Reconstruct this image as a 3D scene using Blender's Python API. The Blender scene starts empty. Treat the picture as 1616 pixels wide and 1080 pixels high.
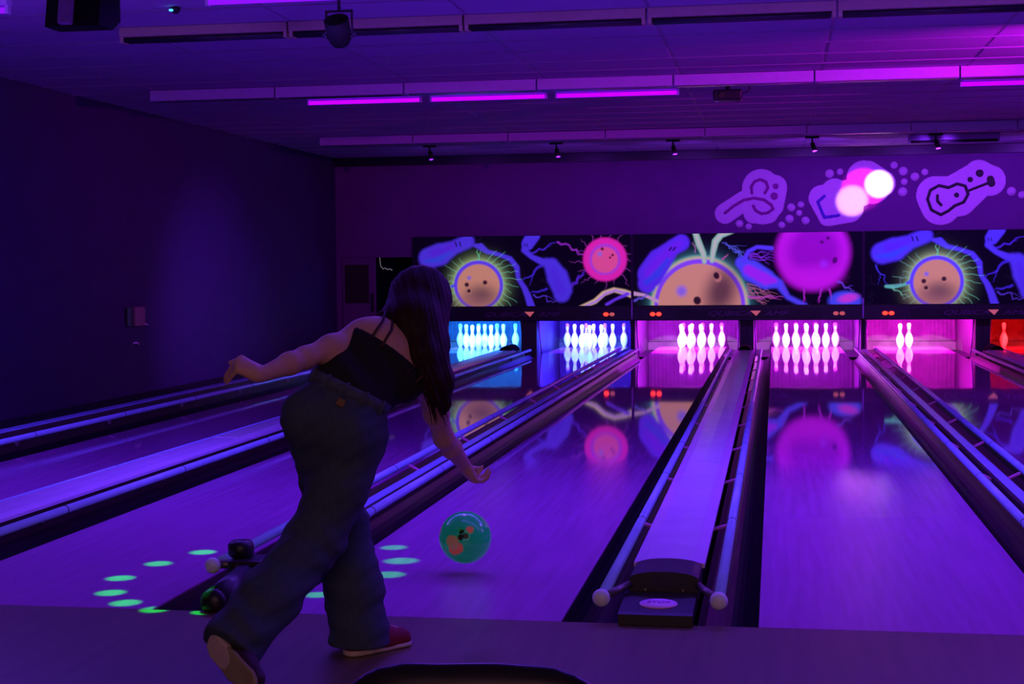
import bpy, bmesh, math, random
import numpy as np
from mathutils import Vector, Matrix

C = bpy.context.scene.collection
SC = bpy.context.scene
PI = math.pi
R = math.radians

# ------------------------------------------------------------------ camera
def make_camera():
    yaw, pitch, roll = 0.170404808, -0.0477605032, -0.00964995262
    fw = Vector((-math.sin(yaw) * math.cos(pitch), math.cos(yaw) * math.cos(pitch), math.sin(pitch)))
    r = Vector((math.cos(yaw), math.sin(yaw), 0))
    u = r.cross(fw)
    r2 = r * math.cos(roll) + u * math.sin(roll)
    u2 = r2.cross(fw)
    cd = bpy.data.cameras.new('camera')
    cd.sensor_width = 36
    cd.lens = 2416.13 * 36 / 1616
    cd.clip_end = 200
    co = bpy.data.objects.new('camera', cd)
    C.objects.link(co)
    m = Matrix.Identity(4)
    for i, v in enumerate((r2, u2, -fw)):
        for j in range(3):
            m[j][i] = v[j]
    m.translation = (0.409081, -5.39330, 1.268050)
    co.matrix_world = m
    SC.camera = co
make_camera()

# ------------------------------------------------------------------ world, exposure, lamps
w = bpy.data.worlds.new('night')
SC.world = w
w.use_nodes = True
w.node_tree.nodes['Background'].inputs[0].default_value = (0.05, 0.02, 0.12, 1)
w.node_tree.nodes['Background'].inputs[1].default_value = 0.02
SC.view_settings.view_transform = 'Standard'
SC.view_settings.look = 'None'
SC.view_settings.exposure = 0.0
SC.view_settings.gamma = 1.0
SC.view_settings.use_curve_mapping = False

def lamp(name, kind, loc, color, power, size=0.1, size_y=None, aim=None, spot=None, blend=0.3):
    d = bpy.data.lights.new(name, kind)
    d.color = color
    d.energy = power
    if kind == 'AREA':
        d.size = size
        if size_y:
            d.shape = 'RECTANGLE'
            d.size_y = size_y
    else:
        d.shadow_soft_size = size
    if kind == 'SPOT':
        d.spot_size = spot
        d.spot_blend = blend
    o = bpy.data.objects.new(name, d)
    C.objects.link(o)
    o.location = loc
    if aim is not None:
        o.rotation_euler = (Vector(aim) - Vector(loc)).to_track_quat('-Z', 'Y').to_euler()
    return o

UV = (0.125, 0.04, 1.0)
# black light fill along the tube row, then an added unseen strip without tubes
lamp('blacklight_fill', 'AREA', (-1.2, 3.3, 2.80), UV, 180, 9.0, 0.10, (-1.2, 3.3, 0))
lamp('blacklight_fill', 'AREA', (1.6, 0.6, 2.80), UV, 38, 6.0, 0.10, (1.6, 0.6, 0))
# added unseen points of black light colour, brightening the ceiling too
for _x, _p in ((-4.2, 28), (-1.2, 30), (1.8, 44), (4.6, 70)):
    lamp('uv_fill_point', 'POINT', (_x, 2.2, 2.25), (0.25, 0.045, 1.0), _p, 0.12)
# dim warm light of the concourse behind the camera
lamp('concourse_light', 'AREA', (0.5, -8.0, 2.85), (1.0, 0.48, 0.58), 95, 5.0, 1.5, (-0.8, 0, 0.4))
# magenta stage light hanging on the right, washing the ceiling
lamp('magenta_wash', 'SPOT', (3.5, 5.9, 2.70), (0.80, 0.005, 1.0), 420, 0.05, aim=(2.2, 6.9, 2.93), spot=R(75), blend=0.8)
lamp('violet_fill', 'AREA', (4.6, 10.5, 2.85), (0.32, 0.02, 1.0), 75, 1.6, 1.6, (2.0, 9.0, 0))  # added violet fill panel, no fixture of its own
# beams on the decals of the back wall
lamp('decal_beam', 'SPOT', (3.2, 9.0, 2.72), (1.0, 0.75, 0.95), 4600, 0.02, aim=(1.88, 17.1, 2.43), spot=R(2.9), blend=0.25)
lamp('decal_beam', 'SPOT', (3.4, 9.0, 2.72), (1.0, 0.55, 0.90), 3600, 0.02, aim=(1.51, 17.1, 2.20), spot=R(3.4), blend=0.55)
lamp('decal_beam', 'SPOT', (3.3, 9.2, 2.72), (1.0, 0.015, 0.85), 2600, 0.02, aim=(1.66, 17.1, 2.36), spot=R(4.6), blend=0.35)
# violet spot heads near the back wall, each aimed at the wall
for _x, _p in ((-4.22, 16), (-2.48, 28), (-0.92, 50), (0.89, 85), (2.45, 100), (4.2, 100)):
    lamp('wall_spot', 'SPOT', (_x + 0.03, 14.98, 2.74), (0.27, 0.03, 1.0), _p, 0.03, aim=(_x, 17.1, 2.15), spot=R(125), blend=1.0)
# blue wash in the middle of the dark left wall
lamp('wall_wash', 'SPOT', (-2.6, 10.6, 2.0), (0.22, 0.05, 1.0), 330, 0.02, aim=(-6.17, 11.9, 0.55), spot=R(62), blend=1.0)

# ------------------------------------------------------------------ materials
MATS = {}
def mat(name, base=(0.5, 0.5, 0.5), rough=0.5, metal=0.0, emit=None, strength=0.0, spec=0.5, noise=0.0, nscale=20.0,
        stretch=(1, 1, 1), bump=0.0, coat=0.0):
    if name in MATS:
        return MATS[name]
    m = bpy.data.materials.new(name)
    m.use_nodes = True
    nt = m.node_tree
    b = nt.nodes['Principled BSDF']
    b.inputs['Base Color'].default_value = (*base, 1)
    b.inputs['Roughness'].default_value = rough
    b.inputs['Metallic'].default_value = metal
    b.inputs['Specular IOR Level'].default_value = spec
    if coat:
        b.inputs['Coat Weight'].default_value = coat
        b.inputs['Coat Roughness'].default_value = 0.05
    if emit:
        b.inputs['Emission Color'].default_value = (*emit, 1)
        b.inputs['Emission Strength'].default_value = strength
    if noise or bump:
        tc = nt.nodes.new('ShaderNodeTexCoord')
        mp = nt.nodes.new('ShaderNodeMapping')
        mp.inputs['Scale'].default_value = stretch
        nz = nt.nodes.new('ShaderNodeTexNoise')
        nz.inputs['Scale'].default_value = nscale
        nz.inputs['Detail'].default_value = 4
        nt.links.new(tc.outputs['Object'], mp.inputs['Vector'])
        nt.links.new(mp.outputs['Vector'], nz.inputs['Vector'])
        if noise:
            rp = nt.nodes.new('ShaderNodeValToRGB')
            rp.color_ramp.elements[0].position = 0.3
            rp.color_ramp.elements[1].position = 0.7
            rp.color_ramp.elements[0].color = (*[c * (1 - noise) for c in base], 1)
            rp.color_ramp.elements[1].color = (*[min(1, c * (1 + noise)) for c in base], 1)
            nt.links.new(nz.outputs['Fac'], rp.inputs['Fac'])
            nt.links.new(rp.outputs['Color'], b.inputs['Base Color'])
        if bump:
            bp = nt.nodes.new('ShaderNodeBump')
            bp.inputs['Strength'].default_value = bump
            bp.inputs['Distance'].default_value = 0.003
            nt.links.new(nz.outputs['Fac'], bp.inputs['Height'])
            nt.links.new(bp.outputs['Normal'], b.inputs['Normal'])
    MATS[name] = m
    return m

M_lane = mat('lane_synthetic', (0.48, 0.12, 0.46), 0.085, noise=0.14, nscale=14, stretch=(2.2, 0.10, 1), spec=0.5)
def lane_gloss(m):
    """the heads of the lane are worn and matt, the oiled far part is a mirror"""
    nt = m.node_tree
    b = nt.nodes['Principled BSDF']
    tc = nt.nodes.new('ShaderNodeTexCoord')
    sx = nt.nodes.new('ShaderNodeSeparateXYZ')
    mr = nt.nodes.new('ShaderNodeMapRange')
    mr.inputs['From Min'].default_value = 2.2
    mr.inputs['From Max'].default_value = 4.8
    mr.inputs['To Min'].default_value = 0.30
    mr.inputs['To Max'].default_value = 0.035
    nt.links.new(tc.outputs['Object'], sx.inputs[0])
    nt.links.new(sx.outputs['Y'], mr.inputs['Value'])
    nt.links.new(mr.outputs['Result'], b.inputs['Roughness'])
lane_gloss(M_lane)
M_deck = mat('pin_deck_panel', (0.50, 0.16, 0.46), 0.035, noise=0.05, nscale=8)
M_floor = mat('approach_wood', (0.16, 0.11, 0.055), 0.36, noise=0.18, nscale=8, stretch=(3.0, 0.2, 1))
M_gutter = mat('gutter_plastic', (0.005, 0.004, 0.008), 0.34, noise=0.2, nscale=6, spec=0.16)
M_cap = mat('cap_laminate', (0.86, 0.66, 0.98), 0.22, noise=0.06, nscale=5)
M_side = mat('divider_side', (0.045, 0.014, 0.024), 0.5, noise=0.2, nscale=8)
M_rail = mat('rail_pipe', (0.40, 0.62, 0.95), 0.25, noise=0.06, nscale=8)
M_cream = mat('rail_end_cap', (0.85, 0.9, 0.9), 0.35, noise=0.05)
M_bracket = mat('bracket_paint', (0.85, 0.20, 0.55), 0.4, noise=0.05)
M_knuckle = mat('bracket_grey', (0.30, 0.25, 0.28), 0.5, noise=0.1)
M_black = mat('black_plastic', (0.012, 0.010, 0.012), 0.4, noise=0.2, nscale=15)
M_black2 = mat('black_metal', (0.02, 0.016, 0.022), 0.5, noise=0.2, nscale=15)
M_steel = mat('dull_steel', (0.20, 0.17, 0.14), 0.4, 0.6, noise=0.1)
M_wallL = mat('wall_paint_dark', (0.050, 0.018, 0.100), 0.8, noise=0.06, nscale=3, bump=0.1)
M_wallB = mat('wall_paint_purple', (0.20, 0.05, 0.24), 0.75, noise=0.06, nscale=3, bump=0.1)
M_ceil = mat('ceiling_tile', (0.52, 0.46, 0.62), 0.85, noise=0.10, nscale=60, bump=0.4)
M_tbar = mat('ceiling_grid', (0.34, 0.28, 0.42), 0.5, noise=0.05)
M_house = mat('fixture_enamel', (0.66, 0.50, 0.85), 0.5, noise=0.05)
M_tubeoff = mat('unlit_tube', (0.03, 0.02, 0.04), 0.3, noise=0.1)
M_tube = mat('blacklight_glass', (0.1, 0.02, 0.2), 0.3, emit=(0.34, 0.0, 1.0), strength=1.9)
M_tube0 = mat('blacklight_glass_strong', (0.1, 0.02, 0.2), 0.3, emit=(0.25, 0.005, 1.0), strength=1.1)
M_dark = mat('dark_void', (0.015, 0.012, 0.015), 0.9, noise=0.1)
M_pin = mat('pin_plastic', (0.88, 0.88, 0.88), 0.3, noise=0.02)
M_pinred = mat('pin_red_stripe', (0.36, 0.006, 0.012), 0.4, noise=0.03)
M_curtain = mat('pit_curtain', (0.060, 0.045, 0.058), 0.8, noise=0.25, nscale=7)
M_kick = mat('kickback_panel', (0.05, 0.035, 0.05), 0.55, noise=0.2, nscale=6)
M_head = mat('mask_header', (0.022, 0.010, 0.030), 0.35, noise=0.15, nscale=4)
M_letter = mat('header_lettering', (0.16, 0.05, 0.18), 0.4, noise=0.05)
M_logo = mat('logo_triangle', (0.75, 0.25, 0.22), 0.5, emit=(0.55, 0.11, 0.10), strength=0.7)
M_ledon = mat('led_red_bright', (0.3, 0.02, 0.01), 0.3, emit=(1.0, 0.02, 0.01), strength=5.0)
M_leddim = mat('led_red_dim', (0.3, 0.1, 0.1), 0.3, emit=(0.6, 0.10, 0.10), strength=0.8)
M_decal = mat('decal_film', (0.95, 0.70, 0.95), 0.5, noise=0.03)
M_decalline = mat('decal_pink_line', (0.40, 0.02, 0.32), 0.5, noise=0.03)
M_decalblack = mat('decal_black_line', (0.01, 0.008, 0.01), 0.5, noise=0.03)
M_decalblue = mat('decal_blue_line', (0.10, 0.04, 0.6), 0.5, noise=0.03)
M_skin = mat('skin', (0.62, 0.34, 0.25), 0.5, noise=0.05, nscale=12)
M_denim = mat('denim', (0.042, 0.066, 0.105), 0.85, noise=0.12, nscale=90, stretch=(1, 1, 0.4), bump=0.15)
M_denim2 = mat('denim_seam', (0.065, 0.085, 0.13), 0.85, noise=0.2, nscale=60)
M_top = mat('black_knit', (0.008, 0.007, 0.008), 0.9, noise=0.2, nscale=80)
M_hair = mat('dark_brown_hair', (0.026, 0.009, 0.010), 0.6, noise=0.4, nscale=30, stretch=(3, 3, 0.4), spec=0.15)
M_strap = mat('maroon_strap', (0.05, 0.012, 0.02), 0.7, noise=0.1)
M_patch = mat('leather_patch', (0.20, 0.11, 0.04), 0.7, noise=0.1)
M_shoered = mat('red_suede', (0.22, 0.008, 0.012), 0.7, noise=0.15, nscale=40)
M_shoewhite = mat('shoe_sole_cream', (0.62, 0.50, 0.42), 0.6, noise=0.08)
M_soletan = mat('shoe_sole_tan', (0.34, 0.29, 0.16), 0.7, noise=0.1)
M_shoedark = mat('shoe_dark_maroon', (0.035, 0.01, 0.012), 0.6, noise=0.1)
M_eye = mat('eye_white', (0.8, 0.8, 0.8), 0.2, noise=0.02)
M_lip = mat('lip', (0.4, 0.12, 0.12), 0.5, noise=0.05)
M_chair = mat('chair_shell', (0.008, 0.007, 0.010), 0.35, noise=0.1)
M_pane = mat('dark_window_pane', (0.05, 0.022, 0.028), 0.25, noise=0.15, nscale=8)
M_door = mat('door_paint', (0.20, 0.06, 0.22), 0.6, noise=0.06)
M_box = mat('beige_box', (0.30, 0.16, 0.16), 0.6, noise=0.08)
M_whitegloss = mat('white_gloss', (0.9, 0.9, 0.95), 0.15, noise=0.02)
M_led = mat('blue_led', (0.1, 0.2, 0.3), 0.3, emit=(0.05, 0.5, 1.0), strength=2.5)
M_gel = mat('violet_lens', (0.2, 0.1, 0.3), 0.2, emit=(0.2, 0.02, 0.8), strength=0.8)
M_oval = mat('oval_label', (1.0, 0.5, 0.85), 0.5, noise=0.04)
M_ovaltext = mat('oval_label_text', (0.35, 0.06, 0.30), 0.5, noise=0.04)

# ------------------------------------------------------------------ mesh helpers
class MB:
    def __init__(s):
        s.bm = bmesh.new()
    def box(s, lo, hi, bev=0.0, rot=None, piv=None):
        lo = Vector(lo); hi = Vector(hi)
        r = bmesh.ops.create_cube(s.bm, size=1)
        vs = r['verts']
        c = (lo + hi) / 2; d = hi - lo
        for v in vs:
            v.co = Vector((v.co.x * d.x, v.co.y * d.y, v.co.z * d.z)) + c
        if bev:
            es = {e for v in vs for e in v.link_edges}
            q = bmesh.ops.bevel(s.bm, geom=list(es), offset=bev, segments=2, affect='EDGES', profile=0.5)
            vs = list({v for f in q['faces'] for v in f.verts} | {v for v in vs if v.is_valid})
        if rot is not None:
            p = Vector(piv) if piv is not None else c
            for v in vs:
                v.co = rot @ (v.co - p) + p
        return s
    def tube(s, a, b, ra, rb=None, n=16, caps=True):
        a = Vector(a); b = Vector(b); rb = ra if rb is None else rb
        z = (b - a).normalized()
        x = z.orthogonal().normalized(); y = z.cross(x)
        A = []; B = []
        for i in range(n):
            t = 2 * PI * i / n
            d = x * math.cos(t) + y * math.sin(t)
            A.append(s.bm.verts.new(a + d * ra)); B.append(s.bm.verts.new(b + d * rb))
        for i in range(n):
            j = (i + 1) % n
            f = s.bm.faces.new((A[i], A[j], B[j], B[i])); f.smooth = True
        if caps:
            s.bm.faces.new(A[::-1]); s.bm.faces.new(B)
        return s
    def path(s, pts, rad, n=8):
        pts = [Vector(p) for p in pts]
        rad = [rad] * len(pts) if not hasattr(rad, '__len__') else rad
        rings = []
        px = None
        for i, p in enumerate(pts):
            t = (pts[min(i + 1, len(pts) - 1)] - pts[max(i - 1, 0)]).normalized()
            if px is None:
                px = t.orthogonal().normalized()
            px = (px - t * px.dot(t)).normalized()
            py = t.cross(px)
            rings.append([s.bm.verts.new(p + (px * math.cos(2 * PI * k / n) + py * math.sin(2 * PI * k / n)) * rad[i]) for k in range(n)])
        for a, b in zip(rings, rings[1:]):
            for k in range(n):
                f = s.bm.faces.new((a[k], a[(k + 1) % n], b[(k + 1) % n], b[k])); f.smooth = True
        s.bm.faces.new(rings[0][::-1]); s.bm.faces.new(rings[-1])
        return s
    def extrude(s, prof, y0, y1, smooth=False):
        """closed profile of (x, z) pushed along Y"""
        A = [s.bm.verts.new((x, y0, z)) for x, z in prof]
        B = [s.bm.verts.new((x, y1, z)) for x, z in prof]
        n = len(prof)
        for i in range(n):
            j = (i + 1) % n
            f = s.bm.faces.new((A[i], A[j], B[j], B[i])); f.smooth = smooth
        s.bm.faces.new(A[::-1]); s.bm.faces.new(B)
        return s
    def extrude_x(s, prof, x0, x1):
        """closed profile of (y, z) pushed along X"""
        A = [s.bm.verts.new((x0, y, z)) for y, z in prof]
        B = [s.bm.verts.new((x1, y, z)) for y, z in prof]
        n = len(prof)
        for i in range(n):
            j = (i + 1) % n
            s.bm.faces.new((A[i], A[j], B[j], B[i]))
        s.bm.faces.new(A[::-1]); s.bm.faces.new(B)
        return s
    def lathe(s, prof, c=(0, 0, 0), n=20):
        c = Vector(c)
        rings = []
        for r, z in prof:
            if r < 1e-5:
                rings.append([s.bm.verts.new(c + Vector((0, 0, z)))])
            else:
                rings.append([s.bm.verts.new(c + Vector((r * math.cos(2 * PI * k / n), r * math.sin(2 * PI * k / n), z))) for k in range(n)])
        for a, b in zip(rings, rings[1:]):
            for k in range(n):
                k2 = (k + 1) % n
                if len(a) == 1:
                    f = s.bm.faces.new((a[0], b[k2], b[k]))
                elif len(b) == 1:
                    f = s.bm.faces.new((a[k], a[k2], b[0]))
                else:
                    f = s.bm.faces.new((a[k], a[k2], b[k2], b[k]))
                f.smooth = True
        return s
    def ball(s, c, r, sc=(1, 1, 1), seg=16):
        q = bmesh.ops.create_uvsphere(s.bm, u_segments=seg, v_segments=max(6, seg // 2), radius=r)
        for v in q['verts']:
            v.co = Vector((v.co.x * sc[0], v.co.y * sc[1], v.co.z * sc[2])) + Vector(c)
            for f in v.link_faces:
                f.smooth = True
        return s
    def build(s, name, m, parent=None, off=None):
        bmesh.ops.recalc_face_normals(s.bm, faces=s.bm.faces)
        me = bpy.data.meshes.new(name)
        s.bm.to_mesh(me); s.bm.free()
        me.materials.append(m)
        o = bpy.data.objects.new(name, me)
        C.objects.link(o)
        if parent:
            o.parent = parent
        if off is not None:
            o.location = off
        return o

def empty(name, loc, label=None, cat=None, group=None):
    o = bpy.data.objects.new(name, None)
    o.empty_display_size = 0.1
    C.objects.link(o)
    o.location = loc
    if label:
        tag(o, label, cat, group)
    return o
def tag(o, label, cat, group=None):
    o['label'] = label
    o['category'] = cat
    if group:
        o['group'] = group
    return o
def struct(o):
    o['kind'] = 'structure'
    return o
def copy_tree(o, parent=None, loc=None):
    c = o.copy(); C.objects.link(c)
    if parent is not None:
        c.parent = parent
    if loc is not None:
        c.location = loc
    for ch in list(o.children):
        copy_tree(ch, c)
    return c

# ---- signed distance modelling on a grid (organic shapes)
class Field:
    def __init__(s, lo, hi, h):
        s.lo = np.array(lo, float); s.h = h
        s.n = np.maximum(2, np.ceil((np.array(hi, float) - s.lo) / h).astype(int) + 1)
        s.D = np.full(s.n, 9.0, np.float32)
    def _box(s, lo, hi):
        a = np.clip(np.floor((np.array(lo) - s.lo) / s.h).astype(int), 0, s.n)
        b = np.clip(np.ceil((np.array(hi) - s.lo) / s.h).astype(int) + 1, 0, s.n)
        sl = tuple(slice(i, j) for i, j in zip(a, b))
        ax = [(np.arange(i, j) * s.h + s.lo[k]).astype(np.float32) for k, (i, j) in enumerate(zip(a, b))]
        return sl, np.meshgrid(*ax, indexing='ij')
    def _join(s, sl, d, k, mode):
        A = s.D[sl]
        if mode == 'add':
            if k > 0:
                hh = np.maximum(k - np.abs(A - d), 0) / k
                s.D[sl] = np.minimum(A, d) - hh * hh * k * 0.25
            else:
                s.D[sl] = np.minimum(A, d)
        elif mode == 'sub':
            s.D[sl] = np.maximum(A, -d)
        elif mode == 'and':
            s.D[sl] = np.maximum(A, d)
    def cone(s, a, b, ra, rb=None, k=0.02, mode='add', flat=None, fs=1.0):
        """tapered capsule; flat = direction squeezed by the factor fs"""
        a = np.array(a, float); b = np.array(b, float); rb = ra if rb is None else rb
        pad = max(ra, rb) * max(1.0, fs) + 2 * k + 2 * s.h
        sl, (X, Y, Z) = s._box(np.minimum(a, b) - pad, np.maximum(a, b) + pad)
        x, y, z = X - a[0], Y - a[1], Z - a[2]
        d = b - a
        L = max(float(d @ d), 1e-9)
        t = np.clip((x * d[0] + y * d[1] + z * d[2]) / L, 0, 1)
        x = x - t * d[0]; y = y - t * d[1]; z = z - t * d[2]
        if flat is not None:
            n = np.array(flat, float); n /= np.linalg.norm(n)
            q = (x * n[0] + y * n[1] + z * n[2]) * (1.0 / fs - 1.0)
            x = x + q * n[0]; y = y + q * n[1]; z = z + q * n[2]
        dd = np.sqrt(x * x + y * y + z * z) - (ra + t * (rb - ra))
        if flat is not None:
            dd = dd * min(1.0, fs)
        s._join(sl, dd, k, mode)
        return s
    def chain(s, pts, rad, k=0.02, **kw):
        for i in range(len(pts) - 1):
            s.cone(pts[i], pts[i + 1], rad[i], rad[i + 1], k, **kw)
        return s
    def ell(s, c, r, M=None, k=0.02, mode='add'):
        """ellipsoid with radii r along the rows of M"""
        c = np.array(c, float); r = np.array(r, float)
        M = np.eye(3) if M is None else np.array(M, float)
        pad = r.max() + 2 * k + 2 * s.h
        sl, (X, Y, Z) = s._box(c - pad, c + pad)
        P = [X - c[0], Y - c[1], Z - c[2]]
        q = [M[i][0] * P[0] + M[i][1] * P[1] + M[i][2] * P[2] for i in range(3)]
        k0 = np.sqrt(sum((q[i] / r[i]) ** 2 for i in range(3)))
        k1 = np.sqrt(sum((q[i] / r[i] ** 2) ** 2 for i in range(3))) + 1e-6
        s._join(sl, k0 * (k0 - 1) / k1, k, mode)
        return s
    def plane(s, p, n):
        """keep the side the normal n points away from"""
        p = np.array(p, float); n = np.array(n, float); n /= np.linalg.norm(n)
        sl, (X, Y, Z) = s._box(s.lo, s.lo + s.n * s.h)
        s.D = np.maximum(s.D, (X - p[0]) * n[0] + (Y - p[1]) * n[1] + (Z - p[2]) * n[2]).astype(np.float32)
        return s
    def grid(s):
        return s._box(s.lo, s.lo + s.n * s.h)[1]
    def mesh(s, name, m, parent=None, smooth=2):
        D = s.D.copy()
        for ax in range(3):
            i0 = [slice(None)] * 3; i0[ax] = 0; D[tuple(i0)] = np.maximum(D[tuple(i0)], 1e-4)
            i0[ax] = -1; D[tuple(i0)] = np.maximum(D[tuple(i0)], 1e-4)
        inside = D < 0
        nx, ny, nz = D.shape
        cs = np.zeros((nx - 1, ny - 1, nz - 1), int)
        corners = [(i, j, k) for i in (0, 1) for j in (0, 1) for k in (0, 1)]
        for i, j, k in corners:
            cs += inside[i:nx - 1 + i, j:ny - 1 + j, k:nz - 1 + k]
        act = (cs > 0) & (cs < 8)
        idx = np.full(act.shape, -1, int)
        cells = np.argwhere(act)
        idx[act] = np.arange(len(cells))
        pos = np.zeros((len(cells), 3)); cnt = np.zeros(len(cells))
        for c0 in corners:
            for ax in range(3):
                if c0[ax] == 1:
                    continue
                c1 = list(c0); c1[ax] = 1
                a = D[tuple((cells + c0).T)]; b = D[tuple((cells + c1).T)]
                cr = (a < 0) != (b < 0)
                t = np.where(cr, a / np.where(cr, a - b, 1), 0)
                p = np.array(c0, float)[None, :].repeat(len(cells), 0)
                p[:, ax] += t
                pos[cr] += p[cr]; cnt[cr] += 1
        V = (cells + pos / cnt[:, None]) * s.h + s.lo
        F = []
        for ax in range(3):
            o1, o2 = [(1, 2), (2, 0), (0, 1)][ax]
            sl0 = [slice(None)] * 3; sl1 = [slice(None)] * 3
            sl0[ax] = slice(0, -1); sl1[ax] = slice(1, None)
            a = inside[tuple(sl0)]; b = inside[tuple(sl1)]
            e = np.argwhere(a != b)
            e = e[(e[:, o1] > 0) & (e[:, o2] > 0) & (e[:, o1] < D.shape[o1] - 1) & (e[:, o2] < D.shape[o2] - 1)]
            fl = a[tuple(e.T)]
            q = []
            for d1, d2 in ((1, 1), (0, 1), (0, 0), (1, 0)):
                c = e.copy(); c[:, o1] -= d1; c[:, o2] -= d2
                q.append(idx[tuple(c.T)])
            q = np.stack(q, 1)
            q[~fl] = q[~fl][:, ::-1]
            F.append(q)
        F = np.concatenate(F)
        F = F[(F >= 0).all(1)]
        me = bpy.data.meshes.new(name)
        me.from_pydata(V.tolist(), [], F.tolist())
        me.polygons.foreach_set('use_smooth', np.ones(len(me.polygons), bool))
        if smooth:
            bm = bmesh.new(); bm.from_mesh(me)
            for _ in range(smooth):
                bmesh.ops.smooth_vert(bm, verts=bm.verts, factor=0.5, use_axis_x=True, use_axis_y=True, use_axis_z=True)
            bm.to_mesh(me); bm.free()
        me.materials.append(m)
        o = bpy.data.objects.new(name, me)
        C.objects.link(o)
        if parent:
            o.parent = parent
        return o

# ------------------------------------------------------------------ plan of the room
LW = 1.06
WW, WN = 0.702, 0.496
E = {}
E['4L'] = WW / 2; E['3R'] = -WW / 2; E['3L'] = E['3R'] - LW; E['2R'] = E['3L'] - WN; E['2L'] = E['2R'] - LW
E['1R'] = E['2L'] - WW; E['1L'] = E['1R'] - LW; E['4R'] = E['4L'] + LW; E['5L'] = E['4R'] + WN; E['5R'] = E['5L'] + LW
E['6L'] = E['5R'] + WW; E['6R'] = E['6L'] + LW
PAIR = 2 * LW + WW + WN
XL, XR = -6.17, 8.5
YM = 17.10                 # plane of the masking units
YB = 17.15                 # masking wall
YC = 19.6                  # pit curtain
H = 2.955
YREAR = -10.0

struct(MB().box((XL, YREAR, -0.12), (XR, 0.0, 0.0)).build('floor', M_floor))
struct(MB().box((XL, 0.0, -0.30), (XR, 21.0, -0.14)).build('floor', M_dark))
struct(MB().box((XL, 0.0, -0.14), (-5.13, YB, 0.0)).build('trim_1', M_dark))       # walkway beside the first lane
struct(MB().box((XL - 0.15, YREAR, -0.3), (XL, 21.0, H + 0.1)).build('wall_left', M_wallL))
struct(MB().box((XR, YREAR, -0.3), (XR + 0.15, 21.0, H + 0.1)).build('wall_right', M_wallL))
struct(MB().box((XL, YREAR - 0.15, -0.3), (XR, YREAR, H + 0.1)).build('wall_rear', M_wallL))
struct(MB().box((XL, 20.85, -0.3), (XR, 21.0, H + 0.1)).build('wall_service', M_dark))
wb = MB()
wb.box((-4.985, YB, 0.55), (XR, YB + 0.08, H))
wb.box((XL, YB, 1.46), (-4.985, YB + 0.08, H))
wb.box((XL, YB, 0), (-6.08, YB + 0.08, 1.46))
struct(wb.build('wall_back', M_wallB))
struct(MB().box((XL, YB - 0.12, 2.835), (XR, YB, H)).build('trim_2', M_head))
# right of the last built lane the bed is closed with a dark deck
struct(MB().box((4.98, 0.0, -0.14), (XR, YB, 0.0)).build('trim_3', M_dark))
# service door leaf with its dark pane and pull bar
dr = struct(MB().box((-6.075, YB - 0.02, 0.01), (-5.555, YB + 0.03, 1.455), 0.006).build('door_1', M_door))
MB().box((-6.03, YB - 0.028, 0.77), (-5.655, YB - 0.018, 1.353), 0.003).build('pane', M_pane, dr)
hb = MB().box((-5.612, YB - 0.06, 0.64), (-5.575, YB - 0.045, 0.92), 0.006)
hb.box((-5.605, YB - 0.05, 0.66), (-5.583, YB - 0.02, 0.69)).box((-5.605, YB - 0.05, 0.87), (-5.583, YB - 0.02, 0.90))
hb.build('handle', M_black, dr)

ln = tag(MB().path([(-5.50, 17.19, 1.462), (-5.49, 17.20, 1.33), (-5.45, 17.20, 1.285), (-5.42, 17.20, 1.30), (-5.385, 17.20, 1.275), (-5.345, 17.20, 1.285), (-5.31, 17.20, 1.262)], 0.006, 6).build('lamp_streak', mat('faint_lamp_streak', (0.5, 0.5, 0.45), 0.4, emit=(0.25, 0.25, 0.22), strength=0.5)), 'short wavy pale lamp streak glimpsed in the dark doorway', 'lamp')  # blurred light streak of a distant lamp, modelled as a glowing strand
# ceiling: slab, lay-in tiles and grid bars
ce = struct(MB().box((XL, YREAR, H + 0.03), (XR, 21.0, H + 0.1)).build('ceiling', M_ceil))
rc = struct(MB().box((XL, YREAR, H), (XR, -0.2, H + 0.03)).build('ceiling', M_ceil))
gx = [-0.402 + 1.2105 * i for i in range(-5, 5)]
gxs = [XL] + [x for x in gx if XL < x < 5.0] + [5.65]
nrow = 28
gy = [-0.2 + 0.61 * j for j in range(nrow + 1)]
gy[-1] = YB - 0.12
tile_cache = {}
for i in range(len(gxs) - 1):
    wdt = round(gxs[i + 1] - gxs[i], 4)
    for j in range(nrow):
        dpt = round(gy[j + 1] - gy[j], 4)
        key = (wdt, dpt)
        if key not in tile_cache:
            t = MB().box((0.012, 0.012, 0), (wdt - 0.012, dpt - 0.012, 0.02), 0.004).build('ceiling_tile', M_ceil, ce)
            tile_cache[key] = t
        else:
            t = tile_cache[key].copy(); C.objects.link(t)
        rr = random.Random(i * 91 + j)
        t.location = (gxs[i], gy[j], H + 0.004 + rr.random() * 0.003)
for x in gxs[1:]:
    MB().box((x - 0.011, -0.2, H + 0.008), (x + 0.011, YB - 0.12, H + 0.03)).build('grid_bar', M_tbar, ce)
gb = None
for y in gy[1:-1]:
    if gb is None:
        gb = MB().box((XL, -0.009, 0.0), (5.65, 0.009, 0.03)).build('cross_bar', M_tbar, ce, (0, y, H + 0.009))
    else:
        c = gb.copy(); C.objects.link(c); c.location = (0, y, H - 0.001)
struct(MB().box((5.65, -0.2, H), (XR, YB, H + 0.03)).build('ceiling', M_ceil))

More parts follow.
